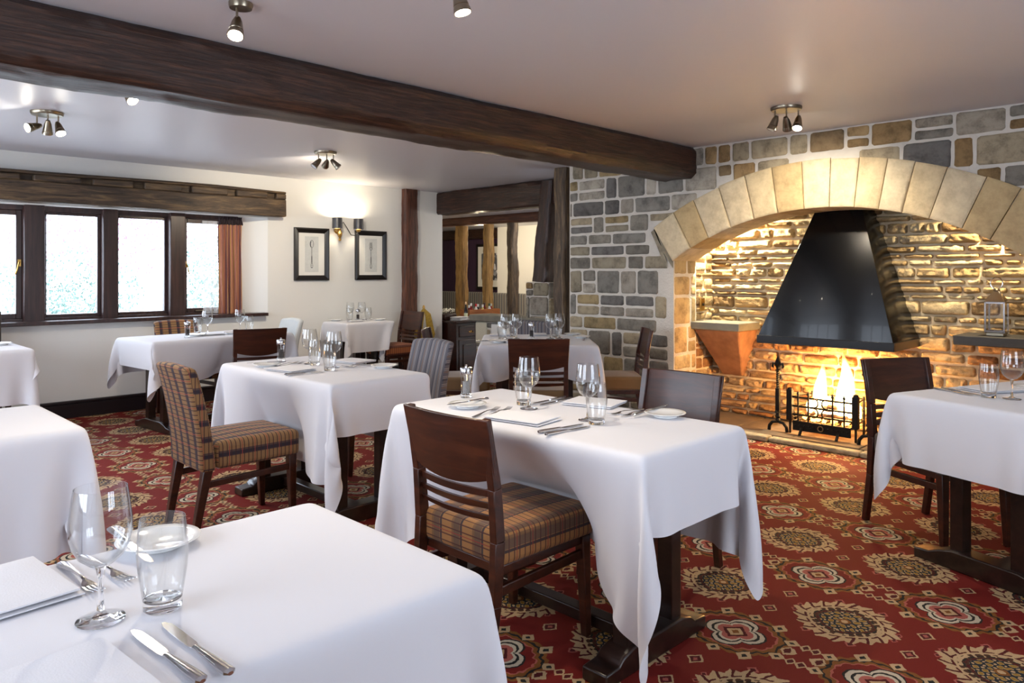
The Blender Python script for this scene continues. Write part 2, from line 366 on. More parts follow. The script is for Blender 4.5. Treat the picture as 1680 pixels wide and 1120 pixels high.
wall_with_opening('wall_behind_camera','y',-1.6,.12,-1.7,6.0,1.0,2.8,.8,2.1)
def simple_window(name,axis,pos,a0,a1,z0,z1,n):
    root=bpy.data.objects.new(name,None); C.objects.link(root); root['kind']='structure'
    f=MB()
    def bx(u0,u1,v0,v1,d=.04):
        if axis=='x': f.box((pos-d,u0,v0),(pos+d,u1,v1))
        else: f.box((u0,pos-d,v0),(u1,pos+d,v1))
    bx(a0,a1,z0,z0+.05); bx(a0,a1,z1-.05,z1)
    for i in range(n+1):
        u=a0+(a1-a0)*i/n; bx(max(a0,u-.04),min(a1,u+.04),z0,z1)
    f.build('window_frame',M['framewood'],root,smooth=False)
simple_window('added_window_2','x',-1.66,4.0,7.3,.8,2.1,4); simple_window('added_window_4','x',-1.66,.5,2.5,.8,2.1,3); simple_window('added_window_3','y',-1.66,1.0,2.8,.8,2.1,3)  # unseen windows, added out of view to bring in more daylight
struct(MB().box((-1.6,WY-.03,0),(6.23,WY,.13)).box((-1.6,WY-.04,.13),(6.23,WY,.155)).build('baseboard_window_side',M['skirt'],bevel=.006))
# ------------------------------------------------------------------ main window
win=bpy.data.objects.new('window_1',None); C.objects.link(win); win['kind']='structure'
fy0,fy1=7.66,7.76
MB().box((WX0,fy0,WZ1-.045),(WX1,fy1,WZ1+.01)).box((WX0,fy0,WZ0),(WX1,fy1,WZ0+.03)).build('window_frame',M['framewood'],win,bevel=.004)
mull=[(1.565,1.725),(2.195,2.325),(2.80,2.95)]
for x0,x1 in mull:
    MB().box((x0,7.60,WZ0),(x1,7.78,WZ1)).build('mullion',M['framewood'],win,bevel=.008)
lights=[(WX0,1.565),(1.725,2.195),(2.325,2.80),(2.95,WX1)]
panes=[]
for i,(x0,x1) in enumerate(lights):
    opening=i in (0,3); fw=.028 if not opening else .045
    z0,z1=WZ0+.03,WZ1-.045
    s=MB(); y0,y1=7.68,7.735
    s.box((x0,y0,z0),(x0+fw,y1,z1)); s.box((x1-fw,y0,z0),(x1,y1,z1)); s.box((x0+fw,y0,z0),(x1-fw,y1,z0+fw)); s.box((x0+fw,y0,z1-fw),(x1-fw,y1,z1))
    so=s.build('sash',M['framewood'],win,bevel=.004)
    MB().box((x0+fw,7.705,z0+fw),(x1-fw,7.709,z1-fw)).build('pane',M['pane'],so,smooth=False)
    if opening:
        hx=x1-fw/2 if i==0 else x0+fw/2; sgn=-1 if i==0 else 1
        MB().box((hx-.012,7.665,1.36),(hx+.012,7.68,1.42)).tube([(hx,7.66,1.40),(hx+sgn*.01,7.645,1.38),(hx+sgn*.02,7.645,1.33),(hx+sgn*.035,7.65,1.29)],.006).build('handle',M['brass'],so)
        MB().box((x0+.12,7.655,z0+.012),(x0+.36,7.668,z0+.024)).tube([(x0+.34,7.66,z0+.02),(x0+.39,7.65,z0+.03)],.008).build('casement_stay',M['brushed'],so)
tag_sill=MB().box((WX0-.35,7.47,.845),(3.77,7.75,.878)).build('window_sill',M['framewood'],win,bevel=.004)
# ------------------------------------------------------------------ timbers
def timber(name,p0,p1,w,h,mat,seed,parent=None,rough=.006,seg=40,cham=.02,roll=0,wave=.0,up=(0,0,1),taper=0):
    """rough-hewn timber with its grain along local x"""
    p0=Vector(p0);p1=Vector(p1);L=(p1-p0).length; x=(p1-p0).normalized(); u=Vector(up); y=u.cross(x)
    if y.length<1e-3: y=Vector((0,1,0))
    y.normalize(); z=x.cross(y)
    b=MB(); n=6; ring=[]
    for (sx,sy,ax,ay) in ((1,-1,1,0),(1,1,0,1),(-1,1,-1,0),(-1,-1,0,-1)): pass
    c=cham
    def prof(w,h):
        pts=[]
        for (a,bq) in [((-w/2+c,-h/2),(w/2-c,-h/2)),((w/2,-h/2+c),(w/2,h/2-c)),((w/2-c,h/2),(-w/2+c,h/2)),((-w/2,h/2-c),(-w/2,-h/2+c))]:
            for k in range(n): f=k/(n-1); pts.append((a[0]+(bq[0]-a[0])*f,a[1]+(bq[1]-a[1])*f))
        return pts
    k=4*n; vs=[];fs=[]
    for i in range(seg+1):
        X=L*i/seg; s=1-taper*i/seg
        pr=prof(w*s,h*s)
        oy=wave*noise.noise(Vector((X*1.3,seed,0))); oz=wave*noise.noise(Vector((X*1.3,seed,9)))
        for (yy,zz) in pr:
            d=noise.noise(Vector((X*3,yy*12+seed*7,zz*12)))*rough+noise.noise(Vector((X*14,yy*30+seed*3,zz*30)))*rough*.4
            l=math.hypot(yy,zz) or 1
            vs.append((X,yy+yy/l*d+oy,zz+zz/l*d+oz))
    for i in range(seg):
        for j in range(k): fs.append((i*k+j,i*k+(j+1)%k,(i+1)*k+(j+1)%k,(i+1)*k+j))
    fs+=[tuple(range(k))[::-1],tuple(seg*k+j for j in range(k))]
    b.add(vs,fs); o=b.build(name,mat,parent,ang=50)
    o.matrix_world=Matrix(((x.x,y.x,z.x,p0.x),(x.y,y.y,z.y,p0.y),(x.z,y.z,z.z,p0.z),(0,0,0,1)))
    return o
tag(timber('ceiling_beam',(-1.6,3.475,2.225),(5.47,3.475,2.225),.34,.27,M['oak'],1,rough=.012,seg=140,cham=.045),'long dark oak beam crossing the ceiling to the stone wall','beam')
tag(timber('wall_post',(5.68,7.52,0),(5.68,7.52,H),.21,.09,M['oak_red'],5,rough=.012,seg=50,up=(0,1,0)),'reddish oak post standing against the white wall beside the pictures','post')
tag(timber('lintel_beam',(6.26,7.60,2.205),(6.26,4.4,2.205),.24,.285,M['oak'],2,rough=.012,seg=60,cham=.02),'dark oak lintel spanning the opening to the back room','beam')
# lintel over the window with mortise notches
b=MB(); x0,x1=-1.2,3.93
b.box((x0,7.44,1.91),(x1,7.56,2.185))
b.box((x0,7.38,1.91),(x1,7.44,2.09)); b.box((x0,7.38,2.15),(x1,7.44,2.175))
nx=[-.3,.2,.65,1.09,1.54,2.0,2.44,2.883,3.336,3.768]; prev=x0
for q in nx:
    b.box((prev,7.38,2.09),(q-.048,7.44,2.15)); prev=q+.048
b.box((prev,7.38,2.09),(x1,7.44,2.15))
o=b.build('window_lintel',M['oak_grey'],None,ang=40)
bm=bmesh.new(); bm.from_mesh(o.data)
bmesh.ops.subdivide_edges(bm,edges=[e for e in bm.edges if abs(e.verts[0].co.x-e.verts[1].co.x)>.2],cuts=6)
for v in bm.verts:
    n_=noise.noise(Vector((v.co.x*2.3,v.co.z*3,v.co.y*3)))
    if v.co.z>2.14: v.co.z+=n_*.018
    if v.co.z<1.95: v.co.z+=n_*.012
    if v.co.y<7.40: v.co.y+=n_*.012
bm.to_mesh(o.data); bm.free(); md=o.modifiers.new('b','BEVEL'); md.width=.012; md.segments=2; md.limit_method='ANGLE'
tag(o,'weathered oak lintel with square mortise notches above the window','beam')
# ------------------------------------------------------------------ stone work
CY,CZ,RI,RO=2.27,-.50,2.28,2.64; HA=math.asin(1.26/RI)
GREY=[(150,146,136),(132,128,120),(168,160,146),(116,114,112),(174,162,138),(154,146,128),(140,138,132),(184,178,166),(166,148,112),(158,152,142)]
BUFF=[(178,152,112),(160,134,96),(190,168,128),(146,120,84),(170,150,118),(134,116,90)]
def stones(b,u0,u1,v0,v1,hs,ws,pal,to3,gap=.012,depth=.018,clip=None,seed=1,tonef=None,rough=.004,jit=.012,res=(7,6)):
    rnd=random.Random(seed); v=v0
    while v<v1-.02:
        hh=rnd.uniform(*hs); 
        if v+hh>v1-.05: hh=v1-v
        u=u0-rnd.uniform(0,ws[0]*.6)
        while u<u1:
            wd=rnd.uniform(*ws)*(1.0 if hh<.16 else .8)
            parts=[(v,v+hh)] if (hh<.15 or rnd.random()<.6) else [(v,v+hh*.48),(v+hh*.48,v+hh)]
            for (va,vb) in parts:
                ua,ub=max(u,u0),min(u+wd,u1)
                if ub-ua<.035: continue
                cu,cv=(ua+ub)/2,(va+vb)/2
                if clip and clip(cu,vb-.045) is None: continue
                tone=S(rnd.choice(tonef(cu,cv,pal,rnd) if tonef else pal)); k=rnd.uniform(.85,1.12); tone=tuple(q*k for q in tone[:3])+(1,)
                J=lambda:rnd.uniform(-jit,jit)
                c00=(ua+gap/2+abs(J())*.6,va+gap/2+abs(J())*.6);c10=(ub-gap/2-abs(J())*.6,va+gap/2+abs(J())*.6);c11=(ub-gap/2-abs(J())*.6,vb-gap/2-abs(J())*.6);c01=(ua+gap/2+abs(J())*.6,vb-gap/2-abs(J())*.6)
                W_,H_=ub-ua,vb-va; nu,nv=res; eu,ev=min(.35,.012/W_),min(.35,.012/H_)
                us=[0,eu*.7]+[eu*1.8+(1-eu*3.6)*i/(nu-4) for i in range(nu-3)]+[1-eu*.7,1]; vv=[0,ev*.7]+[ev*1.8+(1-ev*3.6)*i/(nv-4) for i in range(nv-3)]+[1-ev*.7,1]
                dd=depth*rnd.uniform(.85,1.3); vs=[];n1=len(us);n2=len(vv); sd=rnd.random()*50
                for j,fv in enumerate(vv):
                    for i,fu in enumerate(us):
                        # rounded corners
                        ru=fu; rv=fv
                        pu=(c00[0]*(1-ru)+c10[0]*ru)*(1-rv)+(c01[0]*(1-ru)+c11[0]*ru)*rv; pv=(c00[1]*(1-ru)+c10[1]*ru)*(1-rv)+(c01[1]*(1-ru)+c11[1]*ru)*rv
                        ei=min(i,n1-1-i); ej=min(j,n2-1-j); e=min(ei,ej)
                        if ei<=1 and ej<=1:
                            pu+=(cu-pu)*.05*(2-ei)*(2-ej)/2*min(1,.12/W_); pv+=(cv-pv)*.05*(2-ei)*(2-ej)
                        h=(0,.75,1)[min(e,2)]*dd-.004
                        h+=noise.noise(Vector((pu*9,pv*13,sd)))*depth*.25*(e>0)+noise.noise(Vector((pu*30,pv*40,sd)))*rough*(e>0)
                        pu+=noise.noise(Vector((pu*14,pv*14,sd+5)))*gap*.45; pv+=noise.noise(Vector((pu*14,pv*14,sd+9)))*gap*.45
                        if clip:
                            q=clip(pu,pv,True); pu,pv=q
                        vs.append(to3(pu,pv,h))
                fs=[(j*n1+i,j*n1+i+1,(j+1)*n1+i+1,(j+1)*n1+i) for j in range(n2-1) for i in range(n1-1)]
                b.add(vs,fs,tone)
            u+=wd
        v+=hh
def archclip(u,v,pt=False):
    r=math.hypot(u-CY,v-CZ); a=math.atan2(u-CY,v-CZ)
    if pt:
        if v<1.42 and CY-1.26<u<CY+1.26: u=CY+1.265 if u>CY else CY-1.265
        elif abs(a)<HA+.02 and r<RO-.02: k=(RO-.02)/r; u=CY+(u-CY)*k; v=CZ+(v-CZ)*k
        return u,v
    if v<1.42 and CY-1.24<u<CY+1.24: return None
    if abs(a)<HA+.03 and r<RO+.015: return None
    return u,v
def mtone(u,v,pal,r):
    if v>1.5 and 1.6<u<3.2: return BUFF+GREY[4:5]
    if u<1.6 and v>1.6: return GREY[:6]+BUFF[3:4]
    return GREY
RB=2.5
st=MB()
stones(st,-1.6,4.70,.0,H,(.10,.24),(.15,.44),GREY,lambda u,v,h:(SX-h,u,v),gap=.010,depth=.014,clip=archclip,seed=12,tonef=mtone,jit=.010,res=(9,7))
# jamb reveal on the far side and wall end
stones(st,SX,SX+.36,0,1.42,(.12,.26),(.2,.36),[(206,186,148),(190,168,128),(198,172,130)],lambda u,v,h:(u,CY+1.26-h*.5,v),gap=.012,depth=.012,seed=4)
sw=st.build('wall_stone',M['stone'],ang=60); struct(sw)
m=MB(); m.box((SX,CY+1.26,0),(SX+.36,4.70,H)); m.box((SX,-1.7,0),(SX+.36,CY-1.26,H))
na=24; vs=[];fs=[]
for i in range(na+1):
    a=-HA+2*HA*i/na; yy=CY+RB*math.sin(a); zz=CZ+RB*math.cos(a)
    yy=max(CY-1.26,min(CY+1.26,yy))
    for X in (SX,SX+.36): vs+=[(X,yy,zz),(X,yy,H)]
for i in range(na):
    o=i*4; p=o+4
    fs+=[(o,p,p+1,o+1),(o+2,o+3,p+3,p+2),(o,o+2,p+2,p)]
m.add(vs,fs)
m.build('mortar',M['mortar'],sw,smooth=False)
# voussoirs
b=MB(); rnd=random.Random(5); angs=[-HA]; 
ws=[.0,.105,.085,.10,.085,.075,.08,.085,.09,.10,.095,.10,.105,.09,.1]
tot=sum(ws); 
for q in ws[1:]: angs.append(angs[-1]+q/tot*2*HA)
def vous(b,a0,a1,r0,r1,x0,x1,tone,sd):
    ga=.003/2.4
    n1,n2=7,6; vs=[]
    A=[a0+ga,a0+ga+.003]+[a0+.008+(a1-a0-.016)*i/(n1-4) for i in range(n1-3)]+[a1-ga-.003,a1-ga]
    Rr=[r0,r0+.007]+[r0+.02+(r1-r0-.04)*i/(n2-4) for i in range(n2-3)]+[r1-.007,r1]
    N1,N2=len(A),len(Rr)
    for j,r in enumerate(Rr):
        for i,a in enumerate(A):
            e=min(i,j,N1-1-i,N2-1-j); h=(0,.006,.01)[min(e,2)]+(noise.noise(Vector((a*40,r*16,sd)))*.006 if e>0 else 0)
            vs.append((x0-h,CY+r*math.sin(a),CZ+r*math.cos(a)))
    k=len(vs)
    for i,a in enumerate(A):
        vs.append((x1,CY+Rr[0]*math.sin(a),CZ+Rr[0]*math.cos(a)))
    fs=[(j*N1+i,j*N1+i+1,(j+1)*N1+i+1,(j+1)*N1+i) for j in range(N2-1) for i in range(N1-1)]
    fs+=[(i,k+i,k+i+1,i+1) for i in range(N1-1)]
    # outer edge going into the wall
    k2=len(vs)
    for i,a in enumerate(A): vs.append((x0+.05,CY+Rr[-1]*math.sin(a),CZ+Rr[-1]*math.cos(a)))
    fs+=[((N2-1)*N1+i,(N2-1)*N1+i+1,k2+i+1,k2+i) for i in range(N1-1)]
    for side,idx in ((0,0),(1,N1-1)):
        k3=len(vs)
        for j,r in enumerate(Rr): vs.append((x1,CY+r*math.sin(A[idx]),CZ+r*math.cos(A[idx])))
        fs+=[(j*N1+idx,(j+1)*N1+idx,k3+j+1,k3+j) for j in range(N2-1)]
    b.add(vs,fs,tone)
for i in range(len(angs)-1):
    c=rnd.choice([(222,204,168),(228,212,180),(214,192,150),(222,208,178),(208,184,140)]); vous(b,angs[i],angs[i+1],RI+.004*rnd.random(),RO-.012*rnd.random(),SX-.018,SX+.36,S(c),i*3.1)
tag(b.build('stone_arch',M['ashlar'],ang=40),'broad pale sandstone arch of dressed blocks over the fireplace','arch')
# inglenook: back wall, far side wall, near side wall, top
BX=6.15
ing=MB(); hs=(.05,.13); 
def itone(u,v,pal,r):
    return [(206,186,148),(190,168,128),(214,198,164),(176,150,108),(150,124,88),(198,172,130)] if v>.8 else [(190,152,108),(204,176,134),(166,122,82),(196,164,122)]
stones(ing,CY-1.30,CY+1.30,.04,2.28,(.042,.115),(.10,.34),BUFF,lambda u,v,h:(BX-h,u,v),gap=.008,depth=.05,seed=21,tonef=itone,rough=.022,jit=.012,res=(12,8))
stones(ing,SX+.36,BX,.04,2.28,(.045,.12),(.10,.26),BUFF,lambda u,v,h:(u,CY+1.28-h*.6,v),gap=.007,depth=.03,seed=22,tonef=itone,rough=.01)
iw=ing.build('wall_inglenook',M['stone2'],ang=60); struct(iw)
MB().box((BX,CY-1.4,0),(BX+.12,CY+1.4,H)).box((SX+.36,CY+1.28,0),(BX,CY+1.4,H)).box((SX+.36,CY-1.4,0),(BX,CY-1.28,H)).box((SX+.36,CY-1.4,2.28),(BX+.1,CY+1.4,2.4)).build('mortar',M['mortar2'],iw,smooth=False)
# hearth
hz=.045
b=MB(); ys=np.linspace(CY-1.26,CY+1.26,6)
for i in range(5): b.box((5.52,ys[i]+.004,.0),(BX,ys[i+1]-.004,hz+random.uniform(-.002,.002)))
tag(b.build('hearth',M['hearth'],bevel=.006),'low stone flag hearth under the arch','hearth')
b=MB(); y=CY-1.9; 
while y<CY+1.25:
    L=random.uniform(.35,.7); b.box((5.42+random.uniform(0,.02),y,.0),(5.52,min(y+L,CY+1.26)-.006,.04+random.uniform(-.008,.004))); y+=L
tag(b.build('hearth_kerb',M['kerb'],bevel=.012,seg=3),'worn speckled kerb stones edging the hearth by the carpet','kerb')
# inglenook ledges
def ledge(name,y0,y1,mslab,label,corb):
    t=thing(name,label,'shelf',(BX,(y0+y1)/2,.81))
    yc=(y0+y1)/2
    MB().box((5.74-BX,y0-yc,0),(.02,y1-yc,.065)).build('slab',mslab,t,bevel=.006)
    if corb:
        b=MB(); zt,zb=0,-.42; a0,a1=y0-yc+.02,y1-yc-.01; 
        vs=[(5.77-BX,a0,zt),(5.77-BX,a1,zt),(0,a1,zt),(0,a0,zt),(-.06,a0+.13,zb),(-.06,a1-.10,zb),(0,a1-.10,zb),(0,a0+.13,zb)]
        b.add(vs,[(0,1,2,3),(4,7,6,5),(0,4,5,1),(1,5,6,2),(2,6,7,3),(3,7,4,0)]); b.build('corbel',M['corbel'],t,bevel=.015)
    return t
ledge('stone_ledge',3.07,3.53,M['slab'],'pale stone ledge on a tapering red corbel, left inside the fireplace',True)
ledge('stone_ledge',CY-1.27,1.479,M['darkslab'],'dark stone ledge carrying the lantern, right inside the fireplace',False)
# socket plate on the reveal
t=thing('switch_plate','small aged brass switch plate on the fireplace side wall','switch',(5.90,3.512,1.02))
MB().box((-.035,-.008,-.055),(.035,.004,.055)).build('plate',M['brass'],t,bevel=.003)
MB().box((-.006,-.02,-.012),(.006,-.008,.012)).build('toggle',M['blackpaint'],t,bevel=.002)
# hood
t=thing('fireplace_hood','tall black pyramid smoke hood above the fire','hood',(5.85,2.3,.75))
O=Vector((5.85,2.3,.75))
b=MB(); bt=[(5.55,1.80,.81),(5.55,2.80,.81),(6.12,2.80,.81),(6.12,1.80,.81)]; tp=[(5.925,2.20,2.05),(5.925,2.385,2.05),(6.12,2.385,2.05),(6.12,2.20,2.05)]
b.add([Vector(p)-O for p in bt+tp],[(0,1,5,4),(1,2,6,5),(2,3,7,6),(3,0,4,7),(4,5,6,7)]); b.build('canopy',M['black'],t,bevel=.004,solid=.004)
b=MB()
b.box((5.54-O.x,1.79-O.y,0),(5.56-O.x,2.81-O.y,.062)).box((5.56-O.x,1.79-O.y,0),(6.12-O.x,1.81-O.y,.062)).box((5.56-O.x,2.79-O.y,0),(6.12-O.x,2.81-O.y,.062)).build('lip',M['hood_lip'],t,bevel=.003)
# ------------------------------------------------------------------ fire, grate, andirons
t=thing('fire_grate','black wrought iron fire basket with scrolls and spear tips','grate',(5.68,2.35,hz+.002))
z0=0
for yy in (-.25,.25):
    b=MB().box((-.022,yy-.022,.10),(.022,yy+.022,.34)); b.lathe([(.022,.34),(.02,.352),(.0,.358)],10,(0,yy,0)); b.build('corner_post',M['iron'],t,bevel=.004)
for zz in (.15,.215,.285): MB().tube([(0,-.25,zz),(0,.25,zz)],.008,8).build('rail',M['iron'],t)
for yy in (-.17,-.085,.1,.18):
    b=MB().tube([(-.012,yy,.10),(-.012,yy,.31)],.007,8).lathe([(.0,0),(.014,.012),(.006,.03),(.0,.045)],8,(-.012,yy,.30)); b.build('spear_bar',M['iron'],t)
for s in (-1,1):
    for zc in (.18,.255):
        pts=[(-.014,.01+s*.05+s*-.036*math.cos(a),zc+.036*math.sin(a)) for a in [R(x) for x in range(-110,111,20)]]
        MB().tube(pts,.006,6).build('scroll',M['iron'],t)
b=MB().box((-.022,-.22,.03),(-.008,.22,.105))
for k in range(12):
    yy=-.2+k*.4/11; b.lathe([(.008,0),(.006,.004),(0,.007)],8,(-.022,yy,.07),mat=Matrix.Rotation(R(-90),4,'Y'))
b.build('ash_apron',M['iron'],t,bevel=.003)
MB().tube([(-.03,.02*math.cos(a),.068+.02*math.sin(a)) for a in [2*PI*k/16 for k in range(16)]],.004,6,close=True).build('medallion',M['brushed'],t)
for yy in (-.13,.15): MB().bar((-.02,yy,.05),(-.06,yy,.0),.02,.012).build('foot',M['iron'],t,bevel=.002)
b=MB()
for s in (-.25,.25):
    for zz in (.12,.2,.28): b.tube([(0,s,zz),(.3,s*.8,zz)],.006,6)
for zz in (.12,.2,.28): b.tube([(.3,-.2,zz),(.3,.2,zz)],.006,6)
for k in range(9): b.tube([(0,-.22+k*.055,.10),(.3,-.18+k*.045,.10)],.006,6)
for (xx,yy) in ((.3,-.2),(.3,.2),(0,-.25),(0,.25)): b.tube([(xx,yy,0),(xx,yy,.3)],.009,6)
b.build('basket',M['iron'],t)
def andiron(loc,label):
    a=thing('andiron',label,'andiron',loc,0,'andirons either side of the fire')
    b=MB().tube([(0,-.075,.0),(0,-.07,.035),(0,-.045,.065),(0,0,.075),(0,.045,.065),(0,.07,.035),(0,.075,.0)],[.014,.013,.012,.013,.012,.013,.014],8); b.build('foot_arch',M['iron'],a)
    b=MB().lathe([(.012,.07),(.022,.085),(.014,.10),(.024,.115),(.016,.13),(.016,.15)],12); b.build('collar',M['iron'],a)
    MB().box((-.016,-.016,.15),(.016,.016,.34)).build('shaft',M['iron'],a,bevel=.004)
    b=MB(); n=24
    vs=[];fs=[]
    for i in range(n+1):
        z=.34+.13*i/n; an=i*.5
        for k in range(4): q=an+k*PI/2; vs.append((.014*math.cos(q),.014*math.sin(q),z))
    for i in range(n):
        for k in range(4): fs.append((i*4+k,i*4+(k+1)%4,(i+1)*4+(k+1)%4,(i+1)*4+k))
    b.add(vs,fs); b.build('twisted_stem',M['iron'],a,ang=20)
    b=MB().lathe([(.012,.47),(.022,.485),(.01,.495),(.012,.50),(.026,.535),(.018,.56),(.0,.60)],8)
    for s in (-1,1): b.tube([(0,0,.49),(0,s*.02,.53),(0,s*.038,.535),(0,s*.045,.51),(0,s*.036,.50)],[.008,.011,.011,.009,.006],6)
    b.build('fleur_finial',M['iron'],a)
    MB().tube([(0,0,.17),(.25,0,.16),(.35,0,.0)],.011,8).build('log_bar',M['iron'],a)
    MB().tube([(-.03,0,.155),(-.02,0,.15),(.02,0,.15)],[.014,.01,.008],8).build('boss',M['iron'],a)
    return a
andiron((5.68,2.70,hz+.002),'black iron andiron with fleur finial, left of the fire basket')
andiron((5.64,1.99,hz+.002),'black iron andiron half hidden behind the chair, right of the fire basket')
for i,(x,y,z,a,L,r,lab) in enumerate([(5.80,2.36,.185,80,.34,.032,'charred log lying along the front of the fire basket'),(5.86,2.33,.19,100,.32,.036,'charred log lying along the back of the fire basket'),(5.83,2.42,.245,60,.24,.028,'charred log leaning under the left flame'),(5.83,2.24,.25,120,.24,.03,'charred log leaning under the right flame')]):
    b=MB(); n=8; pts=[(-L/2+L*k/n,.006*math.sin(k*1.7+i),.006*math.cos(k*2.1)) for k in range(n+1)]
    b.tube(pts,[r*(.9+.12*math.sin(k*1.3+i)) for k in range(n+1)],12); o=b.build('log',M['log']); o.location=(x,y,z); o.rotation_euler=(0,R(6*(-1)**i) if i>1 else 0,R(a)); tag(o,lab,'log','logs in the fire basket')
b=MB(); rr=random.Random(3)
for k in range(70):
    c=Vector((5.72+rr.random()*.22,2.16+rr.random()*.38,.155+rr.random()*.03)); s=rr.uniform(.012,.026); b.box(c-Vector((s,s,s))*.6,c+Vector((s,s,s))*.6,rot=(rr.random()*3,rr.random()*3,rr.random()*3))
tag(b.build('ember_bed',M['ember'],bevel=.003),'glowing orange embers heaped in the fire basket','embers',kind='stuff')
def flame_mat(cc):
    m=bpy.data.materials.new('flame'); m.use_nodes=True; t=m.node_tree; t.nodes.remove(t.nodes['Principled BSDF'])
    tc=t.nodes.new('ShaderNodeTexCoord'); sp=t.nodes.new('ShaderNodeSeparateXYZ'); t.links.new(tc.outputs['Generated'],sp.inputs[0])
    x=(V(t,sp.outputs[0])-.5)*2; y=(V(t,sp.outputs[1])-.5)*2; z=V(t,sp.outputs[2])
    r=(x*x+y*y).sq(); f=(V(t,(r*-1+1).k).mx(0.0))
    up=(z*-1+1.05)
    e=t.nodes.new('ShaderNodeEmission'); col=ramp(t,z.k,[(0,(255,214,150)),(.5,(255,190,100)),(1,(255,130,40))]); t.links.new(col,e.inputs[0])
    st=(f.m('POWER',1.2)*up.m('POWER',.8)+.02)*cc; t.links.new(st.k,e.inputs[1]); t.links.new(e.outputs[0],t.nodes['Material Output'].inputs['Volume']); return m
FM=flame_mat(900)
fl=thing('fire','bright leaping yellow flames in the fire basket','fire',(5.82,2.33,.2))
for i,(yo,hh,w_) in enumerate(((.085,.42,.062),(-.10,.50,.078),(0.0,.17,.05),(.165,.14,.035),(-.19,.13,.035))):
    b=MB(); n=18; prof=[]
    vs=[];fs=[];K=14
    for j in range(n+1):
        f=j/n; r=w_*(math.sin(PI*min(1,(f*.86+.14))**.8)**.9)*(1-.35*f)+.001
        ox=.018*math.sin(f*4+i)*f; oy=.02*math.sin(f*5+i*2)*f
        for k in range(K):
            a=2*PI*k/K; rr_=r*(1+.12*math.sin(3*a+f*6+i)); vs.append((ox+rr_*math.cos(a),oy+rr_*math.sin(a),f*hh))
    for j in range(n):
        for k in range(K): fs.append((j*K+k,j*K+(k+1)%K,(j+1)*K+(k+1)%K,(j+1)*K+k))
    fs+=[tuple(range(K))[::-1],tuple(n*K+k for k in range(K))]
    b.add(vs,fs); o=b.build('flame',FM,fl); o.location=(.0,yo,0)
def lamp(kind,name,loc,power,col,r=.05,parent=None,rot=None,size=None,blend=.6):
    l=bpy.data.lights.new(name,kind); l.energy=power; l.color=col; l.shadow_soft_size=r
    if size: l.spot_size=size; l.spot_blend=blend
    o=bpy.data.objects.new(name,l); C.objects.link(o); o.location=loc
    if rot is not None: o.rotation_euler=rot
    if parent: o.parent=parent
    return o
lamp('POINT','fire_light',(0,0,.25),FIRE_W,(1,.55,.2),.09,fl)
# hidden-up-the-arch uplighters that wash the rubble (small lamps on the arch back)
def downlamp(loc,label,tgt,pw,col=(1,.85,.60),sz=110):
    t=thing('inglenook_lamp',label,'lamp',loc,0,'small lamps behind the arch')
    d=(Vector(tgt)-Vector(loc)).normalized(); q=d.to_track_quat('-Z','Y')
    o=MB().lathe([(.02,.05),(.03,.03),(.032,-.02),(.028,-.03)],14,caps=True).build('lamp_body',M['iron'],t); o.rotation_euler=q.to_euler()
    o=MB().lathe([(.0,0),(.024,0)],14).build('bulb',M['bulb'],t); o.location=d*.034; o.rotation_euler=q.to_euler()
    lamp('SPOT','lamp_light',d*.05,pw,col,.03,t,q.to_euler(),R(sz),.8)
downlamp((5.93,3.40,1.86),'small lamp tucked behind the left haunch of the arch',(6.13,2.9,1.0),85,sz=150)
downlamp((5.93,1.20,1.86),'small lamp tucked behind the right haunch of the arch',(6.15,1.45,1.3),34,(1,.80,.5),120)
# lantern
t=thing('lantern','brushed steel glass-sided lantern with ring handle on the dark ledge','lantern',(5.90,1.255,.877),R(0))
MB().box((-.05,-.05,0),(.05,.05,.02)).box((-.04,-.04,.02),(.04,.04,.028)).build('base',M['brushed'],t,bevel=.002)
b=MB()
for sx in (-1,1):
    for sy in (-1,1): b.box((sx*.055-.005,sy*.055-.005,.02),(sx*.055+.005,sy*.055+.005,.225))
for z in (.025,.217):
    for s in (-1,1): b.box((-.055,s*.055-.005,z),(.055,s*.055+.005,z+.01)).box((s*.055-.005,-.055,z),(s*.055+.005,.055,z+.01))
b.build('frame',M['steel'],t,bevel=.001)
for s in (-1,1):
    MB().box((-.05,s*.055-.001,.035),(.05,s*.055+.001,.217)).build('glass_panel',M['glass'],t,smooth=False)
    MB().box((s*.055-.001,-.05,.035),(s*.055+.001,.05,.217)).build('glass_panel',M['glass'],t,smooth=False)
b=MB(); b.add([(-.062,-.062,.228),(.062,-.062,.228),(.062,.062,.228),(-.062,.062,.228),(-.018,-.018,.30),(.018,-.018,.30),(.018,.018,.30),(-.018,.018,.30)],[(0,3,2,1),(4,5,6,7),(0,1,5,4),(1,2,6,5),(2,3,7,6),(3,0,4,7)]); b.build('roof',M['steel'],t,bevel=.002)
MB().lathe([(.02,.298),(.022,.31),(.014,.32),(0,.322)],16).build('cap',M['brushed'],t)
MB().tube([(0,.036*math.cos(a),.355+.04*math.sin(a)) for a in [2*PI*k/28 for k in range(28)]],.004,8,close=True).build('ring_handle',M['steel'],t)
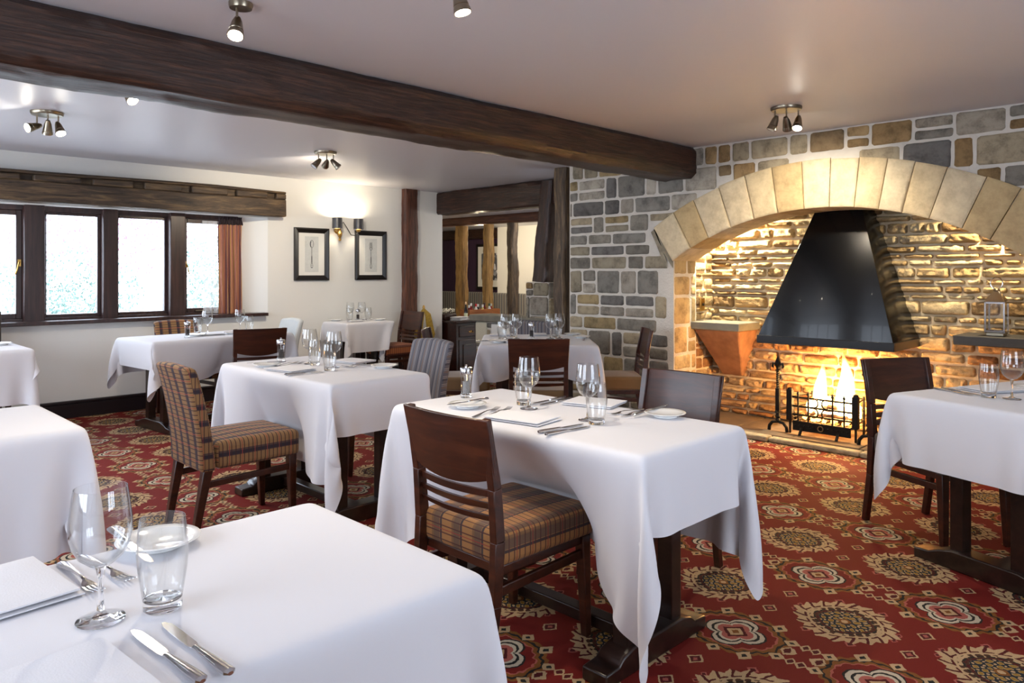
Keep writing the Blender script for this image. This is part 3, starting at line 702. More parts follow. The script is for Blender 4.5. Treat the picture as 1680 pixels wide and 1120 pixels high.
# ------------------------------------------------------------------ back room
struct(MB().box((9.4,9.6,-.15),(9.6,14,2.15)).build('wall_back_room_purple',M['purple'],smooth=False))
struct(MB().box((9.2,4.4,-.15),(9.6,9.6,2.15)).build('wall_back_room_white',M['plaster'],smooth=False))
struct(MB().box((6.35,13.8,-.15),(9.6,14,2.15)).box((6.23,7.75,-.15),(6.4,14,2.15)).build('wall_back_room_far',M['plaster'],smooth=False))
struct(MB().box((5.83,4.3,-.15),(9.6,4.45,2.35)).build('wall_back_room_near',M['plaster'],smooth=False))
tag(timber('back_room_beam',(9.33,13.5,2.04),(9.33,4.6,2.0),.12,.18,M['oak'],8,seg=60),'dark oak beam along the top of the back room wall','beam')
tag(timber('back_room_beam',(7.3,9.2,2.075),(7.3,4.6,2.04),.2,.12,M['oak_red'],9,seg=50),'oak beam carried by the three back room posts','beam')
pg='oak posts standing in the back room'
for (y0,y1,mt,lab,sd) in ((7.88,8.20,'oak_lit','leftmost of the three knotty oak posts in the back room',3),(7.37,7.60,'oak_lit','middle of the three knotty oak posts in the back room',4),(6.89,7.14,'oak_grey','rightmost and darkest of the three oak posts in the back room',6)):
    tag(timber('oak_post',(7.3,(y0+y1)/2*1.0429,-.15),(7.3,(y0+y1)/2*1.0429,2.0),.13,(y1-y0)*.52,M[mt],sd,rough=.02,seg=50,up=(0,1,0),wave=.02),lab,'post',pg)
tag(timber('oak_post',(5.62,4.905,0),(5.62,4.905,H),.15,.16,M['oak_grey'],12,rough=.014,seg=50,up=(0,1,0),wave=.02),'dark oak post with a slot standing against the end of the stone wall','post')
tag(timber('leaning_post',(6.18,5.665,1.20),(6.20,5.60,2.33),.25,.22,M['oak'],14,rough=.015,seg=30,up=(0,1,0),taper=.25),'dark tapering oak post standing on the stone plinth','post')
b=MB(); stones(b,5.50,5.85,.0,1.20,(.3,.42),(.4,.5),BUFF+GREY,lambda u,v,h:(6.05-h,u,v),gap=.006,depth=.02,seed=31)
stones(b,6.05,6.35,.0,1.20,(.3,.42),(.4,.5),BUFF+GREY,lambda u,v,h:(u,5.50-h,v),gap=.006,depth=.02,seed=32)
pl=b.build('stone_plinth',M['stone2']); tag(pl,'mottled stone plinth under the tapering oak post','plinth')
MB().box((6.055,5.505,0),(6.35,5.85,1.20)).build('core',M['mortar'],pl,smooth=False)
# dwarf wall with slab
dw=thing('dwarf_wall','low rubble wall topped by a grey slab, dividing off the back room','wall',(6.2,5.85,0))
b=MB(); stones(b,4.9-5.85,6.70-5.85,0,.72,(.1,.18),(.14,.3),GREY+BUFF,lambda u,v,h:(-.13-h,u,v),gap=.012,depth=.02,seed=41); b.build('rubble_face',M['stone'],dw)
MB().box((-.13,4.9-5.85,0),(.13,6.7-5.85,.72)).build('core',M['mortar'],dw,smooth=False)
MB().box((-.155,6.50-5.85,.45),(-.12,6.70-5.85,.715)).build('pale_block',simple('limewashed_block',(206,200,178),.9,bump=.5,bscale=30),dw,bevel=.02)
MB().box((-.155,6.08-5.85,.45),(-.12,6.42-5.85,.70)).build('white_block',M['plaster'],dw,bevel=.01)
MB().box((-.19,4.85-5.85,.72),(.17,6.78-5.85,.80)).build('slab_top',M['slab'],dw,bevel=.015)
# banquettes
def banq(name,lo,hi,mat,label,back=True):
    t=thing(name,label,'banquette',(0,0,0))
    (x0,y0),(x1,y1)=lo,hi
    t.location=(x1,(y0+y1)/2,-.15 if x1>6.5 else 0); bz=t.location[2]; d=(y1-y0)/2
    MB().box((-.12,-d,.35),(0,d,1.10 if bz<0 else .78)).build('backrest',mat,t,bevel=.03,seg=3,uv=True)
    MB().box((x0-x1,-d,.30),(-.1,d,.46)).build('seat',mat,t,bevel=.03,seg=3,uv=True)
    MB().box((x0-x1+.02,-d,0),(0,d,.30)).build('plinth',M['tablewood'],t)
banq('banquette',(8.5,9.6),(9.39,13.0),M['bluestripe'],'striped banquette against the aubergine wall in the back room')
banq('banquette',(8.4,5.6),(9.19,9.5),M['bluestripe'],'grey striped banquette against the white wall in the back room')
banq('banquette',(5.66,4.95),(6.0,5.95),M['greystripe'],'dark striped bench back against the low rubble wall')
# picture in back room
t=thing('framed_picture','black framed photograph with wide white mount on the aubergine wall','picture',(9.39,9.98,1.42),0)
MB().box((-.03,-.36,-.42),(0,.36,.42)).build('frame',M['blackpaint'],t,bevel=.004)
MB().box((-.034,-.31,-.37),(-.03,.31,.37)).build('mount',simple('white_mount',(235,235,232),.6),t,smooth=False)
ph,pt_,pb_=newmat('arcade_photo'); tc=pt_.nodes.new('ShaderNodeTexCoord'); vo=pt_.nodes.new('ShaderNodeTexVoronoi'); vo.inputs['Scale'].default_value=14; pt_.links.new(tc.outputs['Object'],vo.inputs['Vector'])
pt_.links.new(ramp(pt_,vo.outputs['Color'],[(.2,(30,34,44)),(.6,(120,124,136)),(.9,(225,225,230))]),pb_.inputs['Base Color'])
MB().box((-.037,-.21,-.25),(-.034,.21,.25)).build('photograph',ph,t,smooth=False)
MB().box((-.039,-.07,-.12),(-.037,.09,.10)).build('pale_arch',simple('photo_highlight',(210,212,220),.5),t,bevel=.05)
tag(MB().box((9.12,6.9,1.72),(9.2,7.9,1.90)).build('wall_shelf_beam',M['tablewood'],bevel=.01),'short black timber on the white back room wall','beam')
# sideboard
sb=thing('sideboard','dark mahogany sideboard with drawer at the end of the white wall','sideboard',(6.70,7.52,-.15))
MB().box((-.42,-.20,0),(.42,.22,.80)).build('body',M['dressw'],sb,bevel=.004)
MB().box((-.45,-.23,.80),(.45,.22,.83)).build('top',M['dressw'],sb,bevel=.008)
for k,(x0,x1) in enumerate(((-.38,.02),(.04,.40))):
    d=MB().box((x0,-.215,.62),(x1,-.20,.76)).build('drawer',M['dressw'],sb,bevel=.006)
    MB().tube([((x0+x1)/2-.04,-.218,.69),((x0+x1)/2-.03,-.235,.675),((x0+x1)/2+.03,-.235,.675),((x0+x1)/2+.04,-.218,.69)],.004,6).lathe([(.0,0),(.012,.0),(.012,.004)],10,((x0+x1)/2,-.216,.69),mat=Matrix.Rotation(R(90),4,'X')).build('drawer_pull',M['brass'],d)
    d=MB().box((x0,-.212,.06),(x1,-.20,.58)).build('door',M['dressw'],sb,bevel=.004)
    MB().box((x0+.06,-.225,.12),(x1-.06,-.212,.52)).build('raised_panel',M['dressw'],d,bevel=.01)
SBZ=.68
ct=thing('condiment_crate','orange pine condiment crate on the sideboard','crate',(6.86,7.50,SBZ+.002))
MB().box((-.28,-.10,0),(.28,.10,.012)).build('base',M['pine'],ct)
for y in (-.10,.09): MB().box((-.28,y,.012),(.28,y+.01,.13)).build('side_board',M['pine'],ct,bevel=.002)
for x in (-.28,-.095,.09,.27): MB().box((x,-.09,.012),(x+.01,.09,.13)).build('divider',M['pine'],ct,bevel=.002)
BC=[((120,20,18),(240,240,235)),((150,24,20),(240,235,230)),((235,230,220),(200,30,30)),((40,44,46),(245,245,245)),((210,190,110),(240,240,235)),((110,22,20),(60,20,20)),((230,228,220),(60,90,60)),((160,26,24),(220,220,215))]
nm=['deep red sauce bottle with white cap','bright red sauce bottle with white cap','white sauce bottle with red cap','black sauce bottle with white cap','yellow mustard jar with white lid','dark red sauce bottle with brown cap','white mayonnaise bottle with green cap','red relish bottle with grey cap']
for i,(c1,c2) in enumerate(BC):
    x=6.64+.062*i; hh=.15+.02*((i*3)%4)/3
    t=thing('sauce_bottle',nm[i]+' in the pine crate','bottle',(x,7.48+.03*(i%2),SBZ+.016),0,'sauce bottles in the pine crate')
    MB().lathe([(0,0),(.023,0),(.024,.01),(.024,hh*.7),(.012,hh*.9),(.011,hh)],14).build('bottle_body',simple('sauce',c1,.25),t)
    MB().lathe([(.013,hh-.01),(.014,hh+.025),(0,hh+.027)],12).build('cap',simple('cap',c2,.4),t)
t=thing('vinegar_bottle','slim black bottle with pale label standing left of the pine crate','bottle',(6.53,7.42,SBZ+.002))
MB().lathe([(0,0),(.024,0),(.025,.01),(.025,.13),(.01,.18),(.010,.22)],14).build('bottle_body',simple('dark_glass',(20,16,18),.1),t)
MB().lathe([(.0255,.02),(.0257,.09)],14).build('paper_label',simple('pale_label',(200,205,170),.6),t)
MB().lathe([(.012,.205),(.012,.235),(0,.237)],12).build('cap',simple('cork',(230,190,140),.5),t)
def napkin_mesh(b,L,W,z,seed,layers=3,th=.006):
    rr=random.Random(seed)
    for k in range(layers):
        n1,n2=10,8; dx,dy,an=rr.uniform(-.004,.004),rr.uniform(-.004,.004),rr.uniform(-.02,.02)
        zb=z+k*th
        vs=[]
        for top in (0,1):
            for j in range(n2+1):
                for i in range(n1+1):
                    x=-L/2+L*i/n1; y=-W/2+W*j/n2; e=min(i,n1-i,j,n2-j)
                    zz=zb+(th*.95 if top else th*.1)*(1 if e>0 else .72 if top else 3.0)+ (noise.noise(Vector((x*14,y*14,seed+k)))*.0016 if top else 0)
                    vs.append((x*math.cos(an)-y*math.sin(an)+dx,x*math.sin(an)+y*math.cos(an)+dy,zz))
        m_=(n1+1)*(n2+1); fs=[]
        for j in range(n2):
            for i in range(n1):
                a=j*(n1+1)+i; fs.append((a,a+1,a+n1+2,a+n1+1)); fs.append((m_+a,m_+a+n1+1,m_+a+n1+2,m_+a+1))
        edge=[i for i in range(n1+1)]+[j*(n1+1)+n1 for j in range(1,n2+1)]+[n2*(n1+1)+i for i in range(n1-1,-1,-1)]+[j*(n1+1) for j in range(n2-1,0,-1)]
        for a,c in zip(edge,edge[1:]+edge[:1]): fs.append((a,c,m_+c,m_+a))
        b.add(vs,fs)
b=MB(); napkin_mesh(b,.22,.16,0,77,4,.012); o=b.build('napkin_stack',M['napkin'],ang=60); o.location=(6.42,7.42,SBZ+.002); o.rotation_euler=(0,0,.3); tag(o,'loose heap of white napkins on the sideboard','napkin')
t=thing('flower_basket','dark basket of small white blossoms at the left end of the sideboard','basket',(6.36,7.60,SBZ+.002))
MB().box((-.10,-.08,0),(.10,.08,.08)).build('basket',M['dressw'],t,bevel=.01)
b=MB(); rr=random.Random(8)
for k in range(60): b.lathe([(0,-.008),(.012,0),(0,.008)],6,(rr.uniform(-.08,.08),rr.uniform(-.07,.05),.10+rr.random()*.05))
o=b.build('blossom',simple('white_blossom',(235,232,215),.7),t); o['kind']='stuff'
lamp('POINT','back_room_lamp_light',(7.9,8.6,1.95),26,(1,.82,.55),.1)
lamp('POINT','back_room_lamp_light',(7.7,6.5,1.95),16,(1,.9,.78),.1)
for x,y,lab in ((7.9,8.6,'round ceiling lamp in the back room above the banquettes'),(7.7,6.5,'round ceiling lamp in the back room behind the stone wall')):
    tag(MB().lathe([(0,2.05),(.07,2.06),(.09,2.10),(.09,2.12)],20,(x,y,0)).build('ceiling_lamp',emis('lamp_glass',(1,.9,.7,1),4)),lab,'lamp')
# ------------------------------------------------------------------ pictures, sconce
def spoon_pts():
    return [(0,.0,.16,.026),]
paper=simple('aged_print_paper',(214,216,212),.7,var=.05,vscale=40); mount=simple('cream_mount',(240,239,232),.7); ink=simple('engraving_ink',(62,64,70),.6)
def picture(x0,x1,z0,z1,label,kind):
    t=thing('framed_print',label,'picture',((x0+x1)/2,WY,(z0+z1)/2),0,'framed cutlery prints on the white wall')
    w_,h_=(x1-x0)/2,(z1-z0)/2; fw=.058
    b=MB()
    prof=[(0,-.004),(0,-.026),(.015,-.034),(fw*.75,-.022),(fw,-.012),(fw,-.004)]
    # mitred moulding
    cs=[(-w_,-h_),(w_,-h_),(w_,h_),(-w_,h_)]
    vs=[];fs=[]
    for (cx,cz) in cs:
        for (d,y) in prof: vs.append((cx-math.copysign(d,cx),y,cz-math.copysign(d,cz)))
    n=len(prof)
    for i in range(4):
        j=(i+1)%4
        for k in range(n): fs.append((i*n+k,i*n+(k+1)%n,j*n+(k+1)%n,j*n+k))
    b.add(vs,fs); b.build('frame',M['blackpaint'],t,ang=25)
    MB().box((-w_+fw*.9,-.012,-h_+fw*.9),(w_-fw*.9,-.004,h_-fw*.9)).build('mount',mount,t,smooth=False)
    pw,phh=.085,.20
    MB().box((-pw,-.0135,-phh),(pw,-.012,phh)).build('print',paper,t,smooth=False)
    b=MB(); y=-.0145
    def oval(cx,cz,a,c,wd=.0025,n=20,lo=0,hi=2*PI):
        for k in range(n):
            t0=lo+(hi-lo)*k/n; t1=lo+(hi-lo)*(k+1)/n
            b.bar((cx+a*math.cos(t0),y,cz+c*math.sin(t0)),(cx+a*math.cos(t1),y,cz+c*math.sin(t1)),.0012,wd)
    if kind=='spoon':
        oval(0,.115,.022,.042,.004); oval(-.006,.112,.010,.030,.006,lo=R(90),hi=R(270))
    else:
        for k in (-.015,-.005,.005,.015): b.bar((k,y,.09),(k*.9,y,.155),.0012,.0028)
        oval(0,.085,.018,.022,.004,lo=R(170),hi=R(370)); b.bar((-.018,y,.088),(.018,y,.088),.0012,.004)
    b.bar((0,y,.07),(0,y,-.10),.0012,.004); b.bar((-.003,y,-.02),(-.006,y,-.11),.0012,.002); b.bar((.003,y,-.02),(.006,y,-.11),.0012,.002)
    oval(0,-.13,.013,.025,.003); b.bar((-.012,y,-.15),(.012,y,-.15),.0012,.006); b.bar((-.006,y,-.13),(.006,y,-.13),.0012,.004)
    b.build('engraving',ink,t,smooth=False)
picture(4.103,4.54,1.218,1.81,'black framed print of a spoon, left of the wall light','spoon')
picture(4.892,5.336,1.22,1.808,'black framed print of a fork, right of the wall light beside the oak post','fork')
t=thing('wall_sconce','two-armed gilt wall light with dark drum shades between the prints','wall light',(4.66,WY,1.80))
MB().lathe([(0,0),(.045,0),(.045,.008),(.03,.018),(0,.02)],20,(0,-.0,0),mat=Matrix.Rotation(R(90),4,'X')).build('back_plate',M['brass'],t)
MB().lathe([(0,-.13),(.014,-.125),(.018,-.11),(.010,-.095),(.022,-.07),(.03,-.045),(.02,-.02),(.012,0),(.018,.02),(0,.03)],16,(0,-.055,0)).build('baluster',M['gold'],t)
MB().tube([(0,-.0,-.03),(0,-.055,-.04)],.01,8).build('bracket',M['gold'],t)
for sx,dz in ((-.07,0.0),(.215,0)):
    pts=[(0,-.06,-.04),(sx*.35,-.08,-.075 if sx>0 else -.06),(sx*.75,-.10,-.065),(sx,-.11,-.03),(sx,-.11,-.01)]
    if sx>0: pts=[(0,-.06,.05),(.03,-.08,.09),(.07,-.09,.03),(.12,-.10,-.055),(.17,-.105,-.06),(.205,-.11,-.035),(sx,-.11,-.01)]
    a=MB().tube(pts,.005,8).build('arm',M['blackpaint'] if sx>0 else M['gold'],t)
    MB().lathe([(.008,-.02),(.022,-.012),(.03,.008),(.026,.014),(.012,.014),(.012,.05)],18,(sx,-.11,0)).build('candle_cup',M['gold'],a)
    MB().lathe([(.058,.012),(.056,.135),(.053,.135),(.055,.012)],28,(sx,-.11,0)).build('lamp_shade',M['shade'],a)
    MB().lathe([(0,.04),(.012,.05),(.014,.07),(0,.09)],12,(sx,-.11,0)).build('bulb',M['bulb'],a)
    lamp('POINT','sconce_light',(sx,-.11,.11),3.2,(1,.84,.6),.02,t)
# ------------------------------------------------------------------ ceiling spot clusters
def aim(d): return Vector(d).normalized().to_track_quat('-Z','Y').to_euler()
def spot_head(parent,base,d,lit,power):
    q=aim(d); p=Vector(base)
    h=MB().lathe([(.0,.05),(.012,.048),(.020,.025),(.026,-.01),(.028,-.018),(.026,-.02),(.030,-.03),(.032,-.045),(.029,-.046),(.026,-.035)],18).build('spot_head',M['brushed'],parent)
    h.location=p; h.rotation_euler=q
    MB().lathe([(0,-.044),(.027,-.044)],18).build('bulb',M['bulb'] if lit else M['bulboff'],h)
    if power: lamp('SPOT','spot_light',p+Vector(d).normalized()*.06,power,SPOT_C,.025,parent,q,R(115),.9)
def cluster(x,y,label,heads,r=.095,rz=0):
    t=thing('ceiling_spotlight',label,'spotlight',(x,y,H),rz,'nickel spotlight clusters on the ceiling')
    MB().lathe([(0,-.0),(r,-.0),(r,-.012),(r*.93,-.022),(0,-.024)],32).build('ceiling_plate',M['brushed'],t)
    for (hx,hy,d,lit,p) in heads:
        MB().tube([(hx,hy,-.02),(hx,hy,-.075)],.005,8).build('stem',M['brushed'],t)
        dv=Vector(d).normalized(); spot_head(t,(hx+dv.x*.02,hy+dv.y*.02,-.10),d,lit,p)
P=SPOT_W
cluster(1.276,5.579,'three-head nickel spotlight on the ceiling near the left of the window',[(-.05,.03,(-.9,-.3,-.35),True,P),(.0,-.02,(.1,.6,-1),False,P*.4),(.06,-.02,(.1,-.5,-.8),True,P)])
cluster(3.40,5.70,'three-head nickel spotlight on the ceiling in front of the white picture wall',[(-.05,.03,(-.6,.1,-.7),False,P*.3),(.0,-.02,(.35,1,-.45),True,P*1.3),(.06,-.03,(.55,-.4,-.7),False,P*.5)])
cluster(4.555,2.11,'three-head nickel spotlight on the ceiling just in front of the stone arch',[(-.05,.05,(-.2,.3,-1),False,0),(.0,.0,(.55,.12,-.6),True,P*1.3),(.04,-.06,(-.5,-.1,-1),True,P*.7)])
cluster(1.294,2.793,'single nickel spotlight on the ceiling beside the long beam',[(-.015,0,(-.25,-.35,-.8),True,P*.8)],.045)
cluster(1.70,1.97,'nickel spotlight at the top edge of the view on the ceiling',[(0,0,(.1,-.2,-.9),True,P*.6)],.045)
cluster(1.35,4.29,'nickel spotlight on the ceiling just beyond the long beam',[(0,-.02,(.2,-.6,-.7),True,P*.6)],.045)
# ------------------------------------------------------------------ curtain and net
def wavy(name,x0,x1,y,z0,z1,amp,per,mat,ph=0,th=.004):
    b=MB(); n=int((x1-x0)/.004); nz_=14; vs=[];fs=[]
    for j in range(nz_+1):
        f=j/nz_; 
        for i in range(n+1):
            u=i/n; x=x0+(x1-x0)*u; a=amp*(.45+.55*(1-f)) 
            vs.append((x+.006*math.sin(f*5+u*20),y+a*math.sin(2*PI*(x-x0)/per+ph+.5*math.sin(3*f))+a*.3*math.sin(2*PI*(x-x0)/per*2.3+f),z0+(z1-z0)*f))
    for j in range(nz_):
        for i in range(n): a=j*(n+1)+i; fs.append((a,a+1,a+n+2,a+n+1))
    b.add(vs,fs); return b
ct=thing('curtain','copper striped curtain gathered at the right of the window','curtain',(3.40,7.615,.88))
o=wavy('drape',-.11,.14,0,.0,.93,.022,.05,None).build('drape',M['curtain'],ct,ang=180)
ul=o.data.uv_layers.new(name='UVMap')
for l in o.data.loops: c=o.data.vertices[l.vertex_index].co; ul.data[l.index].uv=(c.x*1.6,c.z)
wavy('heading',-.115,.14,-.004,.925,1.01,.014,.022,None).build('heading',M['curtainhead'],ct,ang=180)
nt,tt,tb=newmat('sheer_net'); setp(tb,Roughness=.9); tb.inputs['Base Color'].default_value=(.9,.92,.95,1); tb.inputs['Alpha'].default_value=.45
o=wavy('net_curtain',3.14,3.33,7.645,.885,1.84,.012,.05,None).build('net_curtain',nt,ang=180); tag(o,'sheer white net beside the copper curtain','curtain')
# ------------------------------------------------------------------ garden
struct(MB().box((-12,7.9,-.4),(18,40,-.35)).build('ground_garden',M['bounce_ground'],smooth=False))
def shrub(name,c,rad,n,mat,label,seed,trunk=False,size=.034):
    rr=random.Random(seed); t=thing(name,label,'shrub' if not trunk else 'tree',(c[0],c[1],-.35)); b=MB()
    for k in range(n):
        v=Vector((rr.gauss(0,1),rr.gauss(0,1),rr.gauss(0,1))).normalized()*rr.random()**.45
        p=Vector((v.x*rad[0],v.y*rad[1],v.z*rad[2]+c[2]+.35)); s=size*rr.uniform(.5,1.2); e=Euler((rr.random()*6,rr.random()*6,rr.random()*6)).to_matrix()
        b.add([p+e@Vector(q)*s for q in ((-1,0,0),(0,-.5,.1),(1,0,0),(0,.5,.1))],[(0,1,2,3)])
    o=b.build('foliage',mat,t,smooth=False); 
    if trunk:
        b=MB(); b.tube([(0,0,0),(.05,0,c[2]*.6),(0,0,c[2]+.35)],[.05,.03,.015],8)
        for k in range(9):
            a=rr.random()*6; b.tube([(0,0,c[2]*.5+k*.12),(rad[0]*.8*math.cos(a),rad[1]*.8*math.sin(a),c[2]+.5+rr.random()*rad[2])],[.014,.005],6)
        b.build('trunk',M['bark'],t)
    else: MB().tube([(0,0,0),(0,0,c[2]*.8)],[.05,.03],8).build('trunk',M['bark'],t)
shrub('garden_tree',(4.2,13.2,2.3),(1.9,1.0,1.1),3200,M['leafp'],'pink-leaved tree seen through the window pane beside the curtain',1,True)
shrub('garden_tree',(1.6,14.5,2.1),(2.2,1.0,1.0),2200,M['leafp'],'sparse pink-leaved tree seen through the left window panes',2,True)
shrub('garden_shrub',(5.0,11.4,.95),(.9,.5,1.1),3600,M['leafg'],'dense green shrub seen through the pane by the net curtain',3)
shrub('garden_shrub',(3.2,12.9,.8),(1.2,.4,1.0),3600,M['leafg'],'green shrub seen low through the third window pane',4)
shrub('garden_shrub',(.9,11.6,.6),(.9,.5,.9),2800,M['leafg'],'green shrub seen low through the second window pane',5)
# ------------------------------------------------------------------ chairs (face local +x, origin on floor under seat centre)
def leg(b,p,q,w0,w1): b.bar(p,q,w0,w0,(1,0,0),w1,w1)
def curved_panel(b,x0,yh0,z0,x1,yh1,z1,bow,th,sag,n=12):
    """panel between heights, bowed backwards, lower edge sagging in the middle"""
    vs=[];fs=[]
    for s in (0,1):
        for j in range(5):
            f=j/4
            for i in range(n+1):
                u=-1+2*i/n; yh=yh0+(yh1-yh0)*f; zz=(z0-sag*(1-u*u))*(1-f)+z1*f; x=x0+(x1-x0)*((zz-z0)/(z1-z0))-bow*(1-u*u)+s*th
                vs.append((x,u*yh,zz))
    k=5*(n+1)
    for j in range(4):
        for i in range(n): a=j*(n+1)+i; fs+=[(a,a+1,a+n+2,a+n+1),(k+a,k+a+n+1,k+a+n+2,k+a+1)]
    for i in range(n): fs+=[(i,k+i,k+i+1,i+1),(4*(n+1)+i,4*(n+1)+i+1,k+4*(n+1)+i+1,k+4*(n+1)+i)]
    for j in range(4): a=j*(n+1); fs+=[(a,a+n+1,k+a+n+1,k+a),(a+n,k+a+n,k+a+2*n+1,a+2*n+1)]
    b.add(vs,fs)
def cushion(b,x0,x1,y,z0,z1,taper=.012,nx=8,ny=8,crown=.012):
    vs=[];fs=[]
    for s in (0,1):
        for j in range(ny+1):
            for i in range(nx+1):
                fx,fy=i/nx,j/ny; x=x0+(x1-x0)*fx; yy=(-1+2*fy)*(y-taper*(1-fx)); z=(z1+crown*(1-(2*fx-1)**2)*(1-(2*fy-1)**2)) if s else z0
                vs.append((x,yy,z))
    k=(nx+1)*(ny+1)
    for j in range(ny):
        for i in range(nx): a=j*(nx+1)+i; fs+=[(a,a+nx+1,a+nx+2,a+1),(k+a,k+a+1,k+a+nx+2,k+a+nx+1)]
    ed=[i for i in range(nx+1)]+[j*(nx+1)+nx for j in range(1,ny+1)]+[ny*(nx+1)+i for i in range(nx-1,-1,-1)]+[j*(nx+1) for j in range(ny-1,0,-1)]
    for a,c in zip(ed,ed[1:]+ed[:1]): fs.append((a,c,k+c,k+a))
    b.add(vs,fs)
def wood_chair(seatmat,name='dining_chair'):
    t=thing(name,'chair','chair')
    b=MB(); cushion(b,-.225,.235,.212,.365,.475); b.build('seat',seatmat,t,bevel=.022,seg=4,uv=True)
    b=MB(); b.box((-.215,-.19,.335),(.22,.19,.368)); b.build('seat_frame',M['chairwood'],t,bevel=.004)
    for s in (-1,1):
        b=MB(); leg(b,(.215,s*.185,0),(.20,s*.18,.366),.028,.042); b.build('leg',M['chairwood'],t,bevel=.004)
        b=MB(); pts=[(-.285,.0),(-.245,.25),(-.232,.45),(-.245,.62),(-.285,.845)]
        ws=[.03,.036,.042,.036,.024]
        for i in range(4): b.bar((pts[i][0],s*.192,pts[i][1]),(pts[i+1][0],s*.192,pts[i+1][1]),ws[i],.030,(0,1,0),ws[i+1],.030)
        b.build('leg',M['chairwood'],t,bevel=.003)
        MB().bar((-.245,s*.19,.29),(.205,s*.183,.30),.032,.018,(0,1,0)).build('stretcher',M['chairwood'],t,bevel=.003)
    b=MB(); curved_panel(b,-.262,.207,.655,-.30,.215,.845,.022,.016,.035); b.build('backrest',M['chairwood'],t,bevel=.003,ang=50)
    for k,zz in enumerate((.59,.55,.51)):
        b=MB(); curved_panel(b,-.245-.006*k*-1,.178,zz,-.247,.178,zz+.020,.020,.012,.004,8); b.build('back_slat',M['chairwood'],t,ang=50)
    return t
def uph_chair(mat,name='upholstered_chair'):
    t=thing(name,'chair','chair')
    b=MB(); cushion(b,-.20,.245,.205,.34,.475,0); b.build('seat',mat,t,bevel=.028,seg=4,uv=True)
    b=MB(); vs=[];fs=[]; n=10; mm_=8
    for s in (0,1):
        for j in range(n+1):
            f=j/n; z=.335+(.86-.335)*f; x=-.20-.10*f**1.6
            for i in range(mm_+1):
                u=-1+2*i/mm_; vs.append((x-.018*(1-u*u)*f-(.075-.02*f)*(1-s),u*(.20-.004*math.sin(PI*f)),z-(.015*u*u*(j==n))))
    k=(n+1)*(mm_+1)
    for j in range(n):
        for i in range(mm_): a=j*(mm_+1)+i; fs+=[(a,a+1,a+mm_+2,a+mm_+1),(k+a,k+a+mm_+1,k+a+mm_+2,k+a+1)]
    for i in range(mm_): q=n*(mm_+1)+i; fs+=[(i,k+i,k+i+1,i+1),(q,q+1,k+q+1,k+q)]
    for j in range(n): a=j*(mm_+1); c=a+mm_; fs+=[(a,a+mm_+1,k+a+mm_+1,k+a),(c,k+c,k+c+mm_+1,c+mm_+1)]
    b.add(vs,fs); b.build('backrest',mat,t,bevel=.02,seg=3,uv=True,ang=45)
    for s in (-1,1):
        b=MB(); leg(b,(.215,s*.175,0),(.205,s*.175,.35),.028,.044); b.build('leg',M['chairwood'],t,bevel=.004)
        b=MB(); leg(b,(-.30,s*.165,0),(-.235,s*.17,.36),.030,.046); b.build('leg',M['chairwood'],t,bevel=.004)
        MB().bar((-.26,s*.17,.27),(.205,s*.175,.285),.032,.018,(0,1,0)).build('stretcher',M['chairwood'],t,bevel=.003)
    return t
CH=[ # kind, mat, x, y, heading deg, label, group
 ('w','plaid',1.86,1.89,0,'dark walnut chair with plaid seat, nearest the camera at the centre table'),
 ('u','plaid2',1.74,3.78,0,'fully upholstered brown plaid chair left of the second table'),
 ('w','suede',2.69,1.88,180,'dark walnut chair with glossy back on the fireplace side of the centre table'),
 ('w','suede',3.98,3.73,45,'dark walnut chair turned away at the near side of the slanted table'),
 ('w','suede',4.90,3.75,135,'walnut chair with brown seat seen side-on against the stone wall'),
 ('w','suede',4.00,4.60,-45,'walnut chair half hidden behind the grey striped chair'),
 ('w','taupe',4.115,1.12,240,'dark walnut chair before the fire at the right-hand table'),
 ('w','greystripe',2.92,6.07,76,'walnut chair with grey striped seat at the near side of the window table'),
 ('u','greystripe',2.84,3.93,180,'fully upholstered grey striped chair right of the second table'),
 ('u','plaid2',2.72,6.93,-90,'plaid upholstered chair between the window table and the sill'),
 ('u','pale',3.32,6.74,178,'pale grey upholstered chair at the right end of the window table'),
 ('w','orangeplaid',5.13,7.12,180,'walnut chair with orange plaid seat beside the oak wall post'),
]
protos={}
for kd,mt,x,y,hd,lab in CH:
    key=(kd,mt)
    if key not in protos: protos[key]=(wood_chair if kd=='w' else uph_chair)(M[mt],'dining_chair' if kd=='w' else 'upholstered_chair')
    place(protos[key],USED,(x,y,0),R(hd),lab,'walnut slat-back dining chairs' if kd=='w' else 'fully upholstered dining chairs')
# oak armchair at far left
t=thing('armchair','dark carved armchair with plaid back at the far left under the window','armchair',(1.02,7.10,0),R(-90))
b=MB(); cushion(b,-.24,.24,.26,.36,.46); b.build('seat',M['plaid2'],t,bevel=.02,seg=3,uv=True)
MB().box((-.26,-.22,.64),(-.22,.22,.90)).build('back_panel',M['plaid2'],t,bevel=.01,uv=True)
MB().box((-.27,-.24,.90),(-.215,.24,.96)).box((-.27,-.24,.58),(-.215,.24,.64)).build('back_rail',M['tablewood'],t,bevel=.006)
for s in (-1,1):
    MB().box((-.28,s*.28-.045,.0),(-.21,s*.28+.045,.985)).build('back_post',M['tablewood'],t,bevel=.01)
    MB().box((-.22,s*.30-.03,.66),(.27,s*.30+.03,.715)).build('arm',M['tablewood'],t,bevel=.015,seg=3)
    MB().lathe([(.022,0),(.028,.05),(.018,.09),(.03,.14),(.034,.20),(.02,.25),(.026,.30),(.03,.38),(.02,.44),(.03,.50),(.034,.56),(.02,.62),(.024,.66)],16,(.22,s*.29,0)).build('leg',M['tablewood'],t)
MB().box((-.24,-.26,.28),(.24,.26,.36)).build('seat_frame',M['tablewood'],t,bevel=.005)
